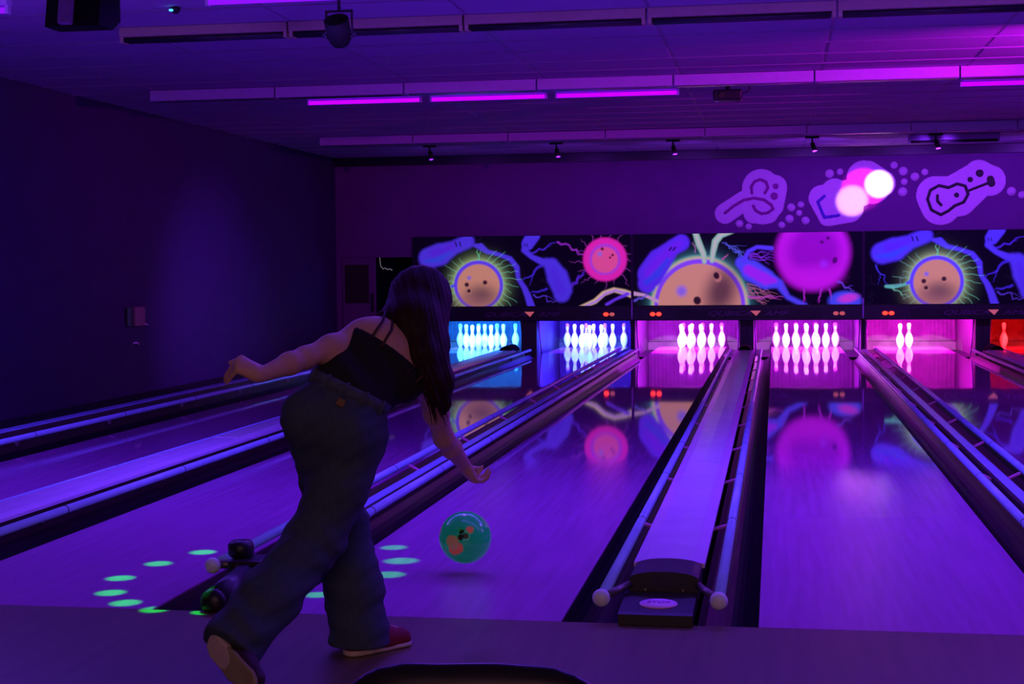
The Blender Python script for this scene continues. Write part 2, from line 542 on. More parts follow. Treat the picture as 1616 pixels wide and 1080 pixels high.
# ------------------------------------------------------------------ lanes
def gutter_profile(xa, xb, depth=0.085):
    """round channel between xa (lane side) and xb (divider side)"""
    n = 10
    top = -0.006
    pts = []
    for i in range(n + 1):
        t = i / n
        pts.append((xa + (xb - xa) * t, top - depth * math.sin(PI * t) ** 0.8))
    pts += [(xb, -0.135), (xa, -0.135)]
    return pts
LANES = [
    ('1', 'leftmost bowling lane, beside the dark purple wall and walkway'),
    ('2', 'bowling lane behind the woman, with green light dots near its foul line'),
    ('3', 'bowling lane under the flying green ball, third from the left'),
    ('4', 'bowling lane right of the dark end box with the white oval label'),
    ('5', 'bowling lane leading to the two magenta-lit pins, fifth from the left'),
    ('6', 'rightmost bowling lane, ending at the single red-lit pin'),
]
LC = {}
for n_, lab in LANES:
    a, b = E[n_ + 'L'], E[n_ + 'R']
    cx = (a + b) / 2
    LC[n_] = cx
    root = empty('bowling_lane', (cx, 0, 0), lab, 'bowling lane', 'bowling lanes side by side')
    MB().box((a - cx, 0.004, -0.13), (b - cx, YM + 0.05, 0.0)).build('lane_bed', M_lane, root)
    wide_right = n_ in '135'
    gl = (0.236 if n_ == '1' else (WN / 2 - 0.046) if wide_right else (WW / 2 - 0.136))
    gr = ((WW / 2 - 0.136) if wide_right else (WN / 2 - 0.046))
    MB().extrude(gutter_profile(a - cx - 0.002, a - cx - gl), 0.004, YM + 0.05).build('gutter', M_gutter, root)
    MB().extrude(gutter_profile(b - cx + 0.002, b - cx + gr), 0.004, YM + 0.05).build('gutter', M_gutter, root)

# ------------------------------------------------------------------ dividers between the lanes
BR_Y = [0.15 + 1.55 * i for i in range(1, 11)]
def rail(root, x, z, y0, y1=16.6):
    r = MB().tube((x, y0, z), (x, y1, z), 0.021, n=18).build('bumper_rail', M_rail, root)
    e = MB().ball((x, y0 - 0.012, z), 0.033, (1, 0.8, 1), 16).build('rail_end', M_cream, r)
    e['label'] = 'pale rounded end cap'
    c = MB()
    for y in BR_Y:
        c.tube((x, y + 0.05, z), (x, y + 0.058, z), 0.0222, n=18)
    c.build('rail_joint', M_black2, r)['kind'] = 'stuff'
    return r
def bracket(root, x0, x1, y, z0, z1):
    b = MB().box((min(x0, x1), y - 0.018, z0 - 0.006), (max(x0, x1), y + 0.018, z0 + 0.006), 0.002,
                 rot=Matrix.Rotation(-math.atan2(z1 - z0, x1 - x0) if x1 > x0 else math.atan2(z1 - z0, x0 - x1), 3, 'Y'),
                 piv=(x0, y, z0)).build('bracket', M_bracket, root)
    MB().tube((x0 - 0.012, y, z0 - 0.012), (x0 + 0.012, y, z0 - 0.012), 0.02, n=10).build('bracket_foot', M_knuckle, b)
    return b

def end_text(body, size, m, name, parent, loc, rot, ext=0.001, shear=0.0, sx=1.0, align='CENTER'):
    cu = bpy.data.curves.new(name, 'FONT')
    cu.body = body
    cu.size = size
    cu.extrude = ext
    cu.shear = shear
    cu.align_x = align
    cu.align_y = 'CENTER'
    o = bpy.data.objects.new(name, cu)
    cu.materials.append(m)
    C.objects.link(o)
    o.parent = parent
    o.location = loc
    o.rotation_euler = rot
    o.scale = (sx, 1, 1)
    bpy.context.view_layer.update()
    me = bpy.data.meshes.new_from_object(o.evaluated_get(bpy.context.evaluated_depsgraph_get()))
    t = bpy.data.objects.new(name, me); C.objects.link(t)
    t.parent = parent; t.location = loc; t.rotation_euler = rot; t.scale = (sx, 1, 1)
    bpy.data.objects.remove(o)
    t.name = name
    return t

def wide_divider(cx, label):
    root = empty('ball_return_divider', (cx, 0, 0), label, 'lane divider', 'wide dividers between the lanes')
    MB().box((-0.108, 0.30, -0.13), (0.108, 16.3, 0.097)).build('housing', M_side, root)
    ys = [0.545, 3.6, 6.65, 9.7, 12.75, 15.8]
    for y0, y1 in zip(ys, ys[1:]):
        prof = [(-0.138, 0.098), (0.138, 0.098), (0.138, 0.114), (0.09, 0.126), (0, 0.130), (-0.09, 0.126), (-0.138, 0.114)]
        MB().extrude(prof, y0 + 0.004, y1 - 0.004).build('cap_section', M_cap, root)
    for sx in (-1, 1):
        rail(root, sx * 0.210, 0.080, 0.06)
        for y in BR_Y:
            bracket(root, sx * 0.110, sx * 0.195, y, 0.050, 0.074)
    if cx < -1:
        st = MB()  # thin pale rectangle raised slightly off the cap
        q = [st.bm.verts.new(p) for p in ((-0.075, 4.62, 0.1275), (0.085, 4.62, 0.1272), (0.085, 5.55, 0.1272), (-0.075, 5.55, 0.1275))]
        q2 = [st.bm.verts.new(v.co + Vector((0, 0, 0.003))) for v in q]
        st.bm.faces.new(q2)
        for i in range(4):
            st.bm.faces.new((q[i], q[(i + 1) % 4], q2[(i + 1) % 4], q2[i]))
        st.build('pale_patch', M_whitegloss, root)['label'] = 'pale rectangle on the cap'
    # near end: label box, black curved end block, arms
    lb = MB().extrude_x([(-0.03, 0.002), (-0.03, 0.040), (-0.012, 0.046), (0.262, 0.060), (0.262, 0.002)], -0.142, 0.122)
    lb = lb.build('end_box', M_black, root)
    ov = MB()
    ov.lathe([(0, 0), (0.5, 0), (0.5, 0.004), (0, 0.004)], n=32)
    for v in ov.bm.verts:
        v.co = Vector((v.co.x * 0.138, v.co.y * 0.125, v.co.z))
    ov = ov.build('oval_label', M_oval, lb)
    ov.location = (-0.008, 0.095, 0.0518); ov.rotation_euler = (R(2.9), 0, 0)
    end_text('STOP', 0.040, M_ovaltext, 'oval_lettering', ov, (0, 0.012, 0.0045), (0, 0, 0), 0.0004, sx=0.9)
    pr = [(-0.128, 0.030)] + [(0.128 * math.sin(t), 0.104 + 0.032 * math.cos(t * 0.9)) for t in np.linspace(-PI / 2, PI / 2, 11)] + [(0.128, 0.030)]
    eb = MB().extrude(pr, 0.27, 0.54).build('end_block', M_black, root)
    for sx in (-0.07, 0.07):
        MB().ball((sx, 0.268, 0.066), 0.009, (1, 0.5, 1), 8).build('bolt', M_steel, eb)
    for sx in (-1, 1):
        MB().tube((sx * 0.115, 0.31, 0.085), (sx * 0.198, 0.09, 0.080), 0.014, n=10).build('rail_arm', M_steel, root)
    MB().extrude([(0.11 * math.cos(t), 0.05 + 0.135 * math.sin(t)) for t in np.linspace(0, PI, 12)] + [(-0.11, -0.05), (0.11, -0.05)], 15.72, 16.35).build('return_hood', mat('hood_rubber', (0.008, 0.007, 0.009), 0.95, noise=0.1, spec=0.05), root)
    # low shoe under the hood where the balls come back
    MB().box((-0.13, 15.5, -0.1), (0.13, 16.6, 0.06), 0.01).build('hood_base', M_black2, root)
    return root
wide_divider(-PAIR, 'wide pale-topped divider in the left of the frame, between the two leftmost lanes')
wide_divider(0.0, 'wide pale-topped divider with the dark labelled end box at the centre right')
wide_divider(PAIR, 'wide divider with a black hood at the right edge, between magenta and red lanes')

def narrow_divider(cx, label):
    root = empty('bumper_divider', (cx, 0, 0), label, 'lane divider', 'narrow dividers between the lanes')
    MB().box((-0.044, 0.33, -0.13), (0.044, 16.9, 0.070), 0.006).build('centre_beam', M_side, root)
    MB().box((-0.030, 0.33, 0.0705), (0.030, 16.9, 0.078), 0.003).build('beam_cap', M_rail, root)
    for sx in (-1, 1):
        rail(root, sx * 0.138, 0.100, 0.37)
        for y in BR_Y:
            bracket(root, sx * 0.046, sx * 0.125, y + 0.33, 0.052, 0.092)
    nose = MB().tube((0, 0.0, 0.035), (0, 0.36, 0.062), 0.052, n=20)
    nose.ball((0, 0.0, 0.035), 0.052, (1, 0.7, 1), 20)
    nose.build('nose', M_black, root)
    blk = MB().box((-0.075, 0.34, 0.055), (0.075, 0.50, 0.125), 0.015)
    blk = blk.build('end_block', M_black, root)
    MB().lathe([(0, 0), (0.042, 0), (0.052, 0.012), (0.052, 0.05), (0.04, 0.064), (0, 0.066)], (-0.045, 0.43, 0.125), 18).build('knob', M_black, blk)
    for z in (0.075, 0.1):
        MB().ball((-0.03, 0.338, z), 0.008, (1, 0.5, 1), 8).build('bolt', M_steel, blk)
    for sx in (-1, 1):
        MB().tube((sx * 0.06, 0.42, 0.095), (sx * 0.128, 0.39, 0.1), 0.018, n=10).build('rail_arm', M_steel, root)
    return root
narrow_divider(-PAIR / 2, 'narrow twin-rail divider with a black knobbed end, beside the woman’s legs')
narrow_divider(PAIR / 2, 'narrow twin-rail divider running to the lower right, left of the two-pin lane')
# single rail and kerb along the walkway
root = empty('wall_side_divider', (E['1L'] - 0.236, 0, 0), 'blue-edged kerb and rail along the dark wall at the far left', 'lane divider')
MB().box((-0.14, 0.0, -0.13), (-0.004, 16.9, 0.138), 0.006).build('kerb', M_side, root)
MB().box((-0.13, 0.0, 0.1385), (-0.02, 16.9, 0.148), 0.003).build('kerb_cap', M_rail, root)
rail(root, 0.105, 0.105, 0.2)
for y in BR_Y:
    bracket(root, 0.0, 0.09, y, 0.06, 0.095)

# ------------------------------------------------------------------ pinsetter bays
def bay(n_, label, col, power, rim, warm, pinp):
    cx = LC[n_]
    wide_right = n_ in '135'
    half_l = LW / 2 + ((WN / 2 if n_ != '1' else 0.27) if wide_right else WW / 2)
    half_r = LW / 2 + (WW / 2 if wide_right else WN / 2)
    tl = 0.03 if wide_right else 0.10
    tr = 0.10 if wide_right else 0.03
    if n_ == '1':
        tr = 0.014
    if n_ == '2':
        tl = 0.22
    root = empty('pinsetter_bay', (cx, YM, 0), label, 'pinsetter', 'pinsetter bays at the lane ends')
    for sx, hw, tk in ((-1, half_l, tl), (1, half_r, tr)):
        x0, x1 = sorted((sx * hw, sx * (hw - tk)))
        kb = MB().box((x0, 0.06, -0.12), (x1, YC - YM - 0.02, 0.95), 0.004).build('kickback_panel', M_kick, root)
        MB().tube((sx * (hw - tk - 0.03), 0.35, -0.03), (sx * (hw - tk - 0.012), 0.10, 0.62), 0.012, n=8).build('brace', M_house, kb)
    MB().box((-LW / 2, 0.054, -0.12), (LW / 2, 2.05, 0.0)).build('pin_deck', M_deck, root)
    for x0, x1 in ((-half_l + tl, -LW / 2 - 0.004), (LW / 2 + 0.004, half_r - tr)):
        MB().box((x0, 0.054, -0.12), (x1, 2.05, -0.05)).build('flat_gutter', M_gutter, root)
    cu = MB()
    nfold = 24
    xs = np.linspace(-half_l + tl, half_r - tr, nfold * 4 + 1)
    front = [(x, YC - YM + 0.006 * math.sin(i * PI / 2.0) * 0.5) for i, x in enumerate(xs)]
    vs0 = [cu.bm.verts.new((x, y, 0.085)) for x, y in front]
    vs1 = [cu.bm.verts.new((x, y + 0.12, 0.95)) for x, y in front]
    for i in range(len(vs0) - 1):
        cu.bm.faces.new((vs0[i], vs0[i + 1], vs1[i + 1], vs1[i]))
    cu.box((-half_l + tl, YC - YM + 0.13, 0.0), (half_r - tr, YC - YM + 0.16, 0.98))
    cu.build('pit_curtain', M_curtain, root)
    MB().box((-half_l + tl, YC - YM - 0.03, 0.060), (half_r - tr, YC - YM + 0.02, 0.088), 0.004).build('cushion_bar', M_black, root)
    MB().box((-half_l + tl, YC - YM - 0.02, -0.12), (half_r - tr, YC - YM + 0.02, 0.058)).build('pit_cushion', M_curtain, root)
    hd = MB().box((-half_l + tl + 0.02, 0.22, 0.80), (half_r - tr - 0.02, 2.2, 0.95), 0.01).build('pinsetter_deck', M_black2, root)
    lb = MB().box((-0.50, 0.16, 0.535), (0.50, 0.22, 0.575), 0.006).build('glint_bar', M_black2, hd)  # added bar of glowing discs, stands in for pin reflections on the lane
    m = mat('glint_glow_' + n_, (0.2, 0.2, 0.2), 0.2, emit=rim, strength=2.5)
    ld = MB()
    for k in range(7):
        ld.ball((-0.457 + 0.1524 * k, 0.19, 0.535), 0.02, (1, 1, 0.4), 10)
    ld.build('glint_disc', m, lb)['kind'] = 'stuff'
    # coloured lamps of the bay, under its deck over the pins
    lamp('bay_lamp', 'AREA', (cx, YM + 0.25, 0.66), col, power, 1.0, 0.05, (cx, YM + 1.75, 0.14))
    lamp('bay_lamp', 'AREA', (cx, YM + 1.6, 0.78), col, power * 0.5, 1.1, 0.4, (cx, YM + 1.7, 0.0))
    for dx in (-0.36, 0.0, 0.36):  # added spots besides the bay lamps, only to brighten the pins
        lamp('pin_fill', 'SPOT', (cx + dx, YM + 0.5, 0.77), warm, pinp, 0.02, aim=(cx + dx * 1.05, YM + 1.5, 0.11), spot=R(34), blend=0.12)
bay('1', 'cyan-lit pinsetter bay at the far end of the leftmost lane', (0.010, 0.19, 1.0), 300, (0.1, 0.6, 1.0), (0.20, 0.75, 1.0), 220)
bay('2', 'deep blue pinsetter bay, second from the left', (0.045, 0.015, 1.0), 260, (0.1, 0.3, 1.0), (0.20, 0.65, 1.0), 220)
bay('3', 'violet-magenta pinsetter bay with eight pins, third from the left', (0.55, 0.012, 1.0), 210, (1.0, 0.6, 1.0), (0.85, 0.55, 1.0), 300)
bay('4', 'violet-magenta pinsetter bay with a full rack, fourth from the left', (0.60, 0.010, 1.0), 190, (1.0, 0.25, 0.8), (0.85, 0.50, 1.0), 300)
bay('5', 'pink-magenta pinsetter bay with only two pins standing', (0.95, 0.008, 0.85), 200, (1.0, 0.2, 0.7), (1.0, 0.50, 0.9), 300)
bay('6', 'red-lit pinsetter bay at the right edge of the picture', (1.0, 0.002, 0.004), 110, (1.0, 0.05, 0.08), (1.0, 0.05, 0.06), 120)

# ------------------------------------------------------------------ pins
PIN = [(0.0, 0.0), (0.0245, 0.0), (0.0258, 0.003), (0.0359, 0.019), (0.0497, 0.0572), (0.0573, 0.0857), (0.0606, 0.1143),
       (0.0579, 0.1492), (0.0470, 0.1842), (0.0314, 0.2191), (0.0250, 0.2381), (0.0229, 0.254), (0.0237, 0.2762), (0.0265, 0.2985),
       (0.0306, 0.3207), (0.0323, 0.3429), (0.0300, 0.362), (0.0225, 0.374), (0.0120, 0.380), (0.0, 0.381)]
def make_pin():
    root = empty('bowling_pin', (0, 0, 0))
    MB().lathe(PIN, n=20).build('pin_body', M_pin, root)
    for z0, z1, r0, r1 in ((0.232, 0.243, 0.0263, 0.0247), (0.260, 0.271, 0.0234, 0.0238)):
        MB().lathe([(r0 - 0.001, z0 - 0.0006), (r0 + 0.0012, z0), (r1 + 0.0012, z1), (r1 - 0.001, z1 + 0.0006)], n=20).build('neck_stripe', M_pinred, root)
    return root
SP = 0.1524
RACK = {1: (0, 0), 2: (-SP, 0.264), 3: (SP, 0.264), 4: (-2 * SP, 0.528), 5: (0, 0.528), 6: (2 * SP, 0.528),
        7: (-3 * SP, 0.792), 8: (-SP, 0.792), 9: (SP, 0.792), 10: (3 * SP, 0.792)}
PNAME = {1: 'front pin', 2: 'left pin of the second row', 3: 'right pin of the second row', 4: 'left pin of the third row',
         5: 'middle pin of the third row', 6: 'right pin of the third row', 7: 'leftmost pin of the back row',
         8: 'second back-row pin', 9: 'third back-row pin', 10: 'rightmost pin of the back row'}
RNAME = {'1': 'the cyan-lit leftmost rack', '2': 'the blue-lit second rack', '3': 'the magenta eight-pin third rack',
         '4': 'the full magenta fourth rack'}
proto = make_pin()
first = True
for n_, ids in (('1', range(1, 11)), ('2', range(1, 11)), ('3', (1, 2, 3, 5, 6, 8, 9, 10)), ('4', range(1, 11)), ('5', (2, 5)), ('6', (4,))):
    for k in ids:
        dx, dy = RACK[k]
        loc = (LC[n_] + dx, 18.29 + dy, 0.0005)
        if n_ == '6':
            loc = (LC[n_] - 0.36, 18.29 + dy, 0.0005)
        if first:
            p = proto; p.location = loc; first = False
        else:
            p = copy_tree(proto, None, loc)
        if n_ in RNAME:
            lab = f'white bowling pin, {PNAME[k]} in {RNAME[n_]}'
        elif n_ == '5':
            lab = 'white bowling pin, ' + ('left of the two pins standing in the pink bay' if k == 2 else 'right of the two pins standing in the pink bay')
        else:
            lab = 'single bowling pin lit red at the right edge of the picture'
        tag(p, lab, 'bowling pin', 'bowling pins standing at the lane ends')

# ------------------------------------------------------------------ masking units with printed artwork
def s2l(c):
    c = np.array(c, float) / 255.0
    return np.where(c <= 0.04045, c / 12.92, ((c + 0.055) / 1.055) ** 2.4)
class Art:
    """flat print made as colours on a fine grid; coordinates in print units"""
    def __init__(s, x0, x1, y0, y1, nx, ny, bg):
        s.xs = np.linspace(x0, x1, nx); s.ys = np.linspace(y0, y1, ny)
        s.X, s.Y = np.meshgrid(s.xs, s.ys)
        s.I = np.zeros((ny, nx, 3)); s.I[:] = s2l(bg)
        s.rng = random.Random(5)
    def put(s, d, col, soft=4, op=1.0):
        a = np.clip(0.5 - d / (2 * soft), 0, 1); a = a * a * (3 - 2 * a) * op
        s.I = s.I * (1 - a[..., None]) + s2l(col) * a[..., None]
    def glow(s, d, col, wdt, op=1.0):
        a = np.exp(-np.maximum(d, 0) / wdt) * op
        s.I = s.I * (1 - a[..., None]) + s2l(col) * a[..., None]
    def circ(s, x, y, r):
        return np.hypot(s.X - x, s.Y - y) - r
    def ell(s, x, y, rx, ry, ang=0):
        c, n = math.cos(R(ang)), math.sin(R(ang))
        u = (s.X - x) * c + (s.Y - y) * n; v = -(s.X - x) * n + (s.Y - y) * c
        return (np.hypot(u / rx, v / ry) - 1) * min(rx, ry)
    def caps(s, pts):
        d = np.full(s.X.shape, 1e9)
        for (x0, y0, r0), (x1, y1, r1) in zip(pts, pts[1:]):
            dx, dy = x1 - x0, y1 - y0
            t = np.clip(((s.X - x0) * dx + (s.Y - y0) * dy) / max(dx * dx + dy * dy, 1e-6), 0, 1)
            d = np.minimum(d, np.hypot(s.X - x0 - t * dx, s.Y - y0 - t * dy) - (r0 + t * (r1 - r0)))
        return d
    def bolt(s, x0, y0, x1, y1, wdt, col, jag=0.12, n=9, op=0.9, fork=True):
        L = math.hypot(x1 - x0, y1 - y0)
        nx, ny = -(y1 - y0) / L, (x1 - x0) / L
        pts = []
        off = 0
        for i in range(n + 1):
            t = i / n
            off = 0 if i in (0, n) else (s.rng.random() - 0.5) * 2 * jag * L * math.sin(PI * t) ** 0.5
            pts.append((x0 + (x1 - x0) * t + nx * off, y0 + (y1 - y0) * t + ny * off, wdt * (1 - 0.75 * t)))
        s.put(s.caps(pts), col, 3.0, op * 0.72)
        if fork:
            i = n // 2
            fx, fy, _ = pts[i]
            a = math.atan2(y1 - y0, x1 - x0) + (s.rng.random() - 0.5) * 1.6
            s.bolt(fx, fy, fx + math.cos(a) * L * 0.45, fy + math.sin(a) * L * 0.45, wdt * 0.5, col, jag, 6, op * 0.8, False)

def art_a():
    a = Art(40, 1545, 95, 578, 560, 180, (10, 2, 26))
    BL = (82, 54, 222); BD = (52, 74, 220); VI = (92, 34, 214)
    rng = random.Random(3)
    for _ in range(16):      # faint hair-like lines on the ground
        x, y = rng.uniform(60, 1500), rng.uniform(110, 570)
        q = rng.uniform(0, 2 * PI)
        a.bolt(x, y, x + 120 * math.cos(q), y + 120 * math.sin(q), 2.2, (46, 32, 74), 0.2, 8, 0.6)
    # pin at the top left
    a.put(a.caps([(150, 240, 70), (230, 215, 76), (330, 168, 46), (425, 128, 46)]), BL, 16)
    a.put(a.caps([(190, 205, 34), (260, 190, 30), (330, 150, 16)]), VI, 22, 0.7)
    a.put(a.caps([(120, 262, 10), (215, 252, 20), (300, 205, 10)]), BD, 14, 0.8)
    for x in (343, 372):
        a.put(a.caps([(x - 4, 132, 4), (x + 4, 160, 4)]), (22, 10, 70), 3)
    # blue trunk
    a.put(a.caps([(470, 155, 10), (515, 165, 24), (560, 200, 15), (640, 220, 13), (720, 250, 16), (765, 310, 18), (775, 390, 13),
                  (815, 450, 18), (840, 510, 22), (865, 590, 26)]), BL, 8)
    # big ball with glowing rim
    cx, cy = 497, 432
    d = a.circ(cx, cy, 172)
    a.glow(d, (168, 205, 125), 24, 1.0)
    for q in np.linspace(-70, 80, 15):
        r0, r1 = 175, 175 + rng.uniform(50, 130)
        t = R(q)
        a.bolt(cx + r0 * math.cos(t), cy + r0 * math.sin(t), cx + r1 * math.cos(t + 0.15), cy + r1 * math.sin(t + 0.15), 4, (120, 225, 165), 0.07, 5, 0.7, False)
    for q in np.linspace(140, 235, 9):
        r0, r1 = 175, 175 + rng.uniform(50, 110)
        t = R(q)
        a.bolt(cx + r0 * math.cos(t), cy + r0 * math.sin(t), cx + r1 * math.cos(t), cy + r1 * math.sin(t), 4, (130, 220, 160), 0.07, 5, 0.65, False)
    a.bolt(500, 270, 492, 188, 8, (110, 225, 150), 0.1, 6)
    a.put(a.caps([(340, 425, 14), (290, 450, 9), (225, 462, 14), (175, 460, 10)]), (96, 196, 160), 6)
    a.put(a.caps([(355, 420, 12), (310, 440, 9)]), (98, 72, 235), 6)
    a.bolt(215, 470, 330, 540, 5, (125, 215, 150), 0.1, 7)
    a.bolt(230, 455, 330, 370, 4, (110, 130, 140), 0.15, 7)
    a.bolt(110, 320, 190, 450, 6, (70, 60, 220), 0.1, 7)
    a.put(a.circ(cx, cy, 172), (104, 72, 236), 6)
    a.put(a.circ(cx, cy + 2, 148), (214, 148, 118), 6)
    a.put(a.ell(515, 500, 90, 60), (92, 66, 76), 60, 0.85)
    a.put(a.ell(470, 545, 130, 60), (150, 92, 100), 50, 0.5)
    a.put(a.circ(432, 380, 14), (134, 108, 214), 10, 0.9)
    for x, y, r in ((415, 427, 15), (543, 413, 15), (430, 471, 13)):
        a.put(a.circ(x + 4, y + 4, r + 3), (205, 140, 118), 4, 0.6)
        a.put(a.circ(x, y, r), (66, 30, 44), 5)
    # second pin, cut by the upper edge, with its trunk
    a.put(a.caps([(880, 90, 48), (842, 150, 42), (818, 192, 20), (870, 240, 16), (950, 278, 24)]), BL, 9)
    for x in (818, 836):
        a.put(a.caps([(x, 148, 3), (x + 6, 168, 3)]), (30, 20, 90), 3)
    a.put(a.caps([(975, 280, 30), (1005, 300, 50), (1045, 380, 72), (1078, 465, 66), (1075, 495, 56)]), BL, 16)
    a.put(a.caps([(1010, 330, 20), (1060, 460, 36)]), (82, 40, 216), 24, 0.7)
    a.bolt(940, 300, 800, 410, 11, (70, 44, 215), 0.08, 6)
    a.bolt(970, 460, 860, 485, 9, (70, 44, 215), 0.08, 6)
    a.bolt(1140, 440, 1240, 340, 13, (90, 40, 205), 0.1, 7)
    a.bolt(870, 215, 1050, 140, 8, (80, 44, 215), 0.1, 7)
    a.bolt(1050, 140, 1240, 240, 8, (160, 50, 200), 0.1, 8)
    a.bolt(880, 500, 1060, 555, 6, (92, 60, 205), 0.12, 9)
    # pink ball
    cx, cy = 1370, 262
    for q in np.linspace(0, 345, 17):
        r0, r1 = 145, 145 + rng.uniform(30, 110)
        t = R(q)
        a.bolt(cx + r0 * math.cos(t), cy + r0 * math.sin(t), cx + r1 * math.cos(t + 0.1), cy + r1 * math.sin(t + 0.1), 3.5, (180, 70, 190), 0.12, 7, 0.6, False)
    a.put(a.circ(cx, cy, 148), (238, 40, 172), 12)
    a.put(a.circ(cx, cy, 108), (186, 62, 206), 8)
    a.put(a.circ(cx, cy + 3, 88), (236, 84, 146), 10)
    a.put(a.circ(1335, 225, 16), (150, 110, 214), 12, 0.9)
    for x, y, r in ((1352, 190, 11), (1422, 233, 9), (1405, 250, 8)):
        a.put(a.circ(x, y, r), (110, 30, 62), 4)
    # tentacle in the lower right corner
    a.put(a.caps([(1200, 590, 12), (1300, 548, 16), (1360, 495, 16), (1430, 470, 15), (1500, 486, 18), (1560, 510, 20)]), (226, 196, 150), 8)
    a.put(a.caps([(1210, 590, 5), (1310, 548, 7), (1370, 497, 7), (1440, 474, 7), (1560, 506, 9)]), (186, 130, 226), 6)
    a.put(a.caps([(1380, 570, 10), (1440, 535, 8), (1520, 500, 12)]), (110, 56, 226), 8)
    return a
def art_b():
    a = Art(78, 1654, 85, 572, 580, 180, (12, 2, 28))
    rng = random.Random(8)
    for _ in range(14):
        x, y = rng.uniform(90, 1600), rng.uniform(100, 560)
        q = rng.uniform(0, 2 * PI)
        a.bolt(x, y, x + 130 * math.cos(q), y + 130 * math.sin(q), 2.4, (56, 26, 84), 0.2, 8, 0.6)
    cx, cy = 540, 575
    # big ball
    d = a.circ(cx, cy, 318)
    a.glow(d, (96, 190, 190), 26, 0.95)
    a.put(a.circ(cx, cy, 346), (128, 200, 150), 10, 0.6)
    a.put(a.circ(cx, cy, 334), (224, 196, 130), 8, 0.8)
    a.put(a.circ(cx, cy, 318), (140, 72, 232), 10)
    a.put(a.circ(cx, cy + 4, 290), (218, 148, 122), 6)
    a.put(a.ell(690, 480, 100, 150, 20), (82, 44, 66), 80, 0.9)
    a.put(a.circ(415, 475, 34), (140, 104, 226), 24, 0.95)
    for x, y, rx, ry in ((658, 372, 20, 24), (524, 540, 26, 28)):
        a.put(a.ell(x + 10, y + 12, rx + 8, ry + 8), (206, 130, 116), 6, 0.7)
        a.put(a.ell(x, y, rx, ry, -20), (52, 22, 40), 6)
    # light tentacles at the top
    for pts in ([(512, 75, 20), (540, 160, 24), (568, 220, 20), (575, 275, 16)], [(770, 75, 12), (690, 95, 22), (652, 140, 24), (636, 210, 20), (628, 270, 16)]):
        a.put(a.caps(pts), (150, 206, 160), 7)
        a.put(a.caps([(x, y, r * 0.45) for x, y, r in pts]), (196, 204, 176), 6)
    a.bolt(700, 260, 740, 225, 8, (190, 90, 150), 0.1, 5)
    a.bolt(510, 210, 500, 140, 6, (170, 120, 160), 0.2, 6)
    for k in range(6):
        a.bolt(700 + 20 * k, 150 + 10 * k, 860, 230 + 8 * k, 3.5, (96, 110, 226), 0.12, 8, 0.8)
    for k in range(7):
        a.bolt(870, 430 + 14 * k, 1080 - 15 * k, 500 + 12 * k, 4, (214, 120, 150), 0.08, 8, 0.8)
    a.bolt(880, 520, 1120, 520, 8, (200, 70, 190), 0.06, 8)
    # pin on the left, in front of the ball
    a.put(a.caps([(175, 420, 66), (200, 360, 92), (260, 270, 86), (350, 180, 54), (415, 145, 56)]), (92, 44, 226), 14)
    a.put(a.caps([(200, 350, 46), (260, 270, 40), (400, 150, 24)]), (124, 30, 226), 30, 0.7)
    a.put(a.caps([(165, 415, 16), (240, 360, 26), (320, 260, 12)]), (50, 66, 224), 16, 0.85)
    for x in (340, 366):
        a.put(a.caps([(x - 8, 196, 5), (x + 6, 176, 5)]), (26, 12, 72), 3)
    a.put(a.caps([(78, 490, 14), (150, 500, 10), (250, 545, 12)]), (206, 160, 190), 6)
    a.bolt(78, 540, 190, 500, 10, (110, 90, 226), 0.1, 6)
    # long fish-like pin
    a.put(a.caps([(830, 285, 40), (900, 340, 72), (1000, 400, 66), (1090, 430, 30), (1150, 520, 16), (1270, 580, 16)]), (84, 70, 232), 14)
    a.put(a.caps([(880, 335, 34), (1000, 400, 38), (1060, 410, 16)]), (164, 38, 226), 16)
    a.put(a.caps([(850, 270, 16), (880, 210, 14), (940, 180, 12), (1040, 190, 14)]), (92, 60, 230), 8)
    for k in range(4):
        a.bolt(890, 230 + 8 * k, 1060, 215 + 22 * k, 5, (140, 50, 222), 0.08, 7, 0.85)
    a.bolt(1120, 440, 1150, 520, 6, (120, 50, 200), 0.2, 6)
    # magenta ball
    a.put(a.circ(1320, 225, 252), (196, 24, 206), 34)
    a.put(a.ell(1330, 210, 170, 160), (150, 12, 176), 50, 0.9)
    a.put(a.ell(1330, 380, 150, 70), (208, 26, 216), 50, 0.7)
    for x, y, rx, ry in ((1470, 275, 17, 22), (1424, 126, 13, 10), (1382, 152, 14, 10)):
        a.put(a.ell(x, y, rx, ry, 20), (92, 8, 110), 5)
    a.put(a.circ(1395, 300, 26), (170, 40, 226), 20, 0.8)
    for x0, x1 in ((1260, 1255), (1380, 1360), (1430, 1450)):
        a.bolt(x0, 470, x1, 560, 9, (186, 40, 196), 0.08, 6)
    a.bolt(1490, 420, 1600, 480, 8, (120, 70, 220), 0.12, 8)
    a.put(a.ell(1540, 550, 110, 66), (72, 76, 226), 16)
    a.put(a.ell(1560, 530, 66, 28, -10), (206, 60, 200), 14)
    return a

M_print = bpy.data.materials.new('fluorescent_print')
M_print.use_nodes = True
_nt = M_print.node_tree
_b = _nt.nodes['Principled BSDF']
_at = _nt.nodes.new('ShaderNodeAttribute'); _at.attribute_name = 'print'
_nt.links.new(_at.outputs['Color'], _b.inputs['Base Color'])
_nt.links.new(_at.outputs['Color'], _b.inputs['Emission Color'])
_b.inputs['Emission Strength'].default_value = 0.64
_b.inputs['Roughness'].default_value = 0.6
_b.inputs['Specular IOR Level'].default_value = 0.1

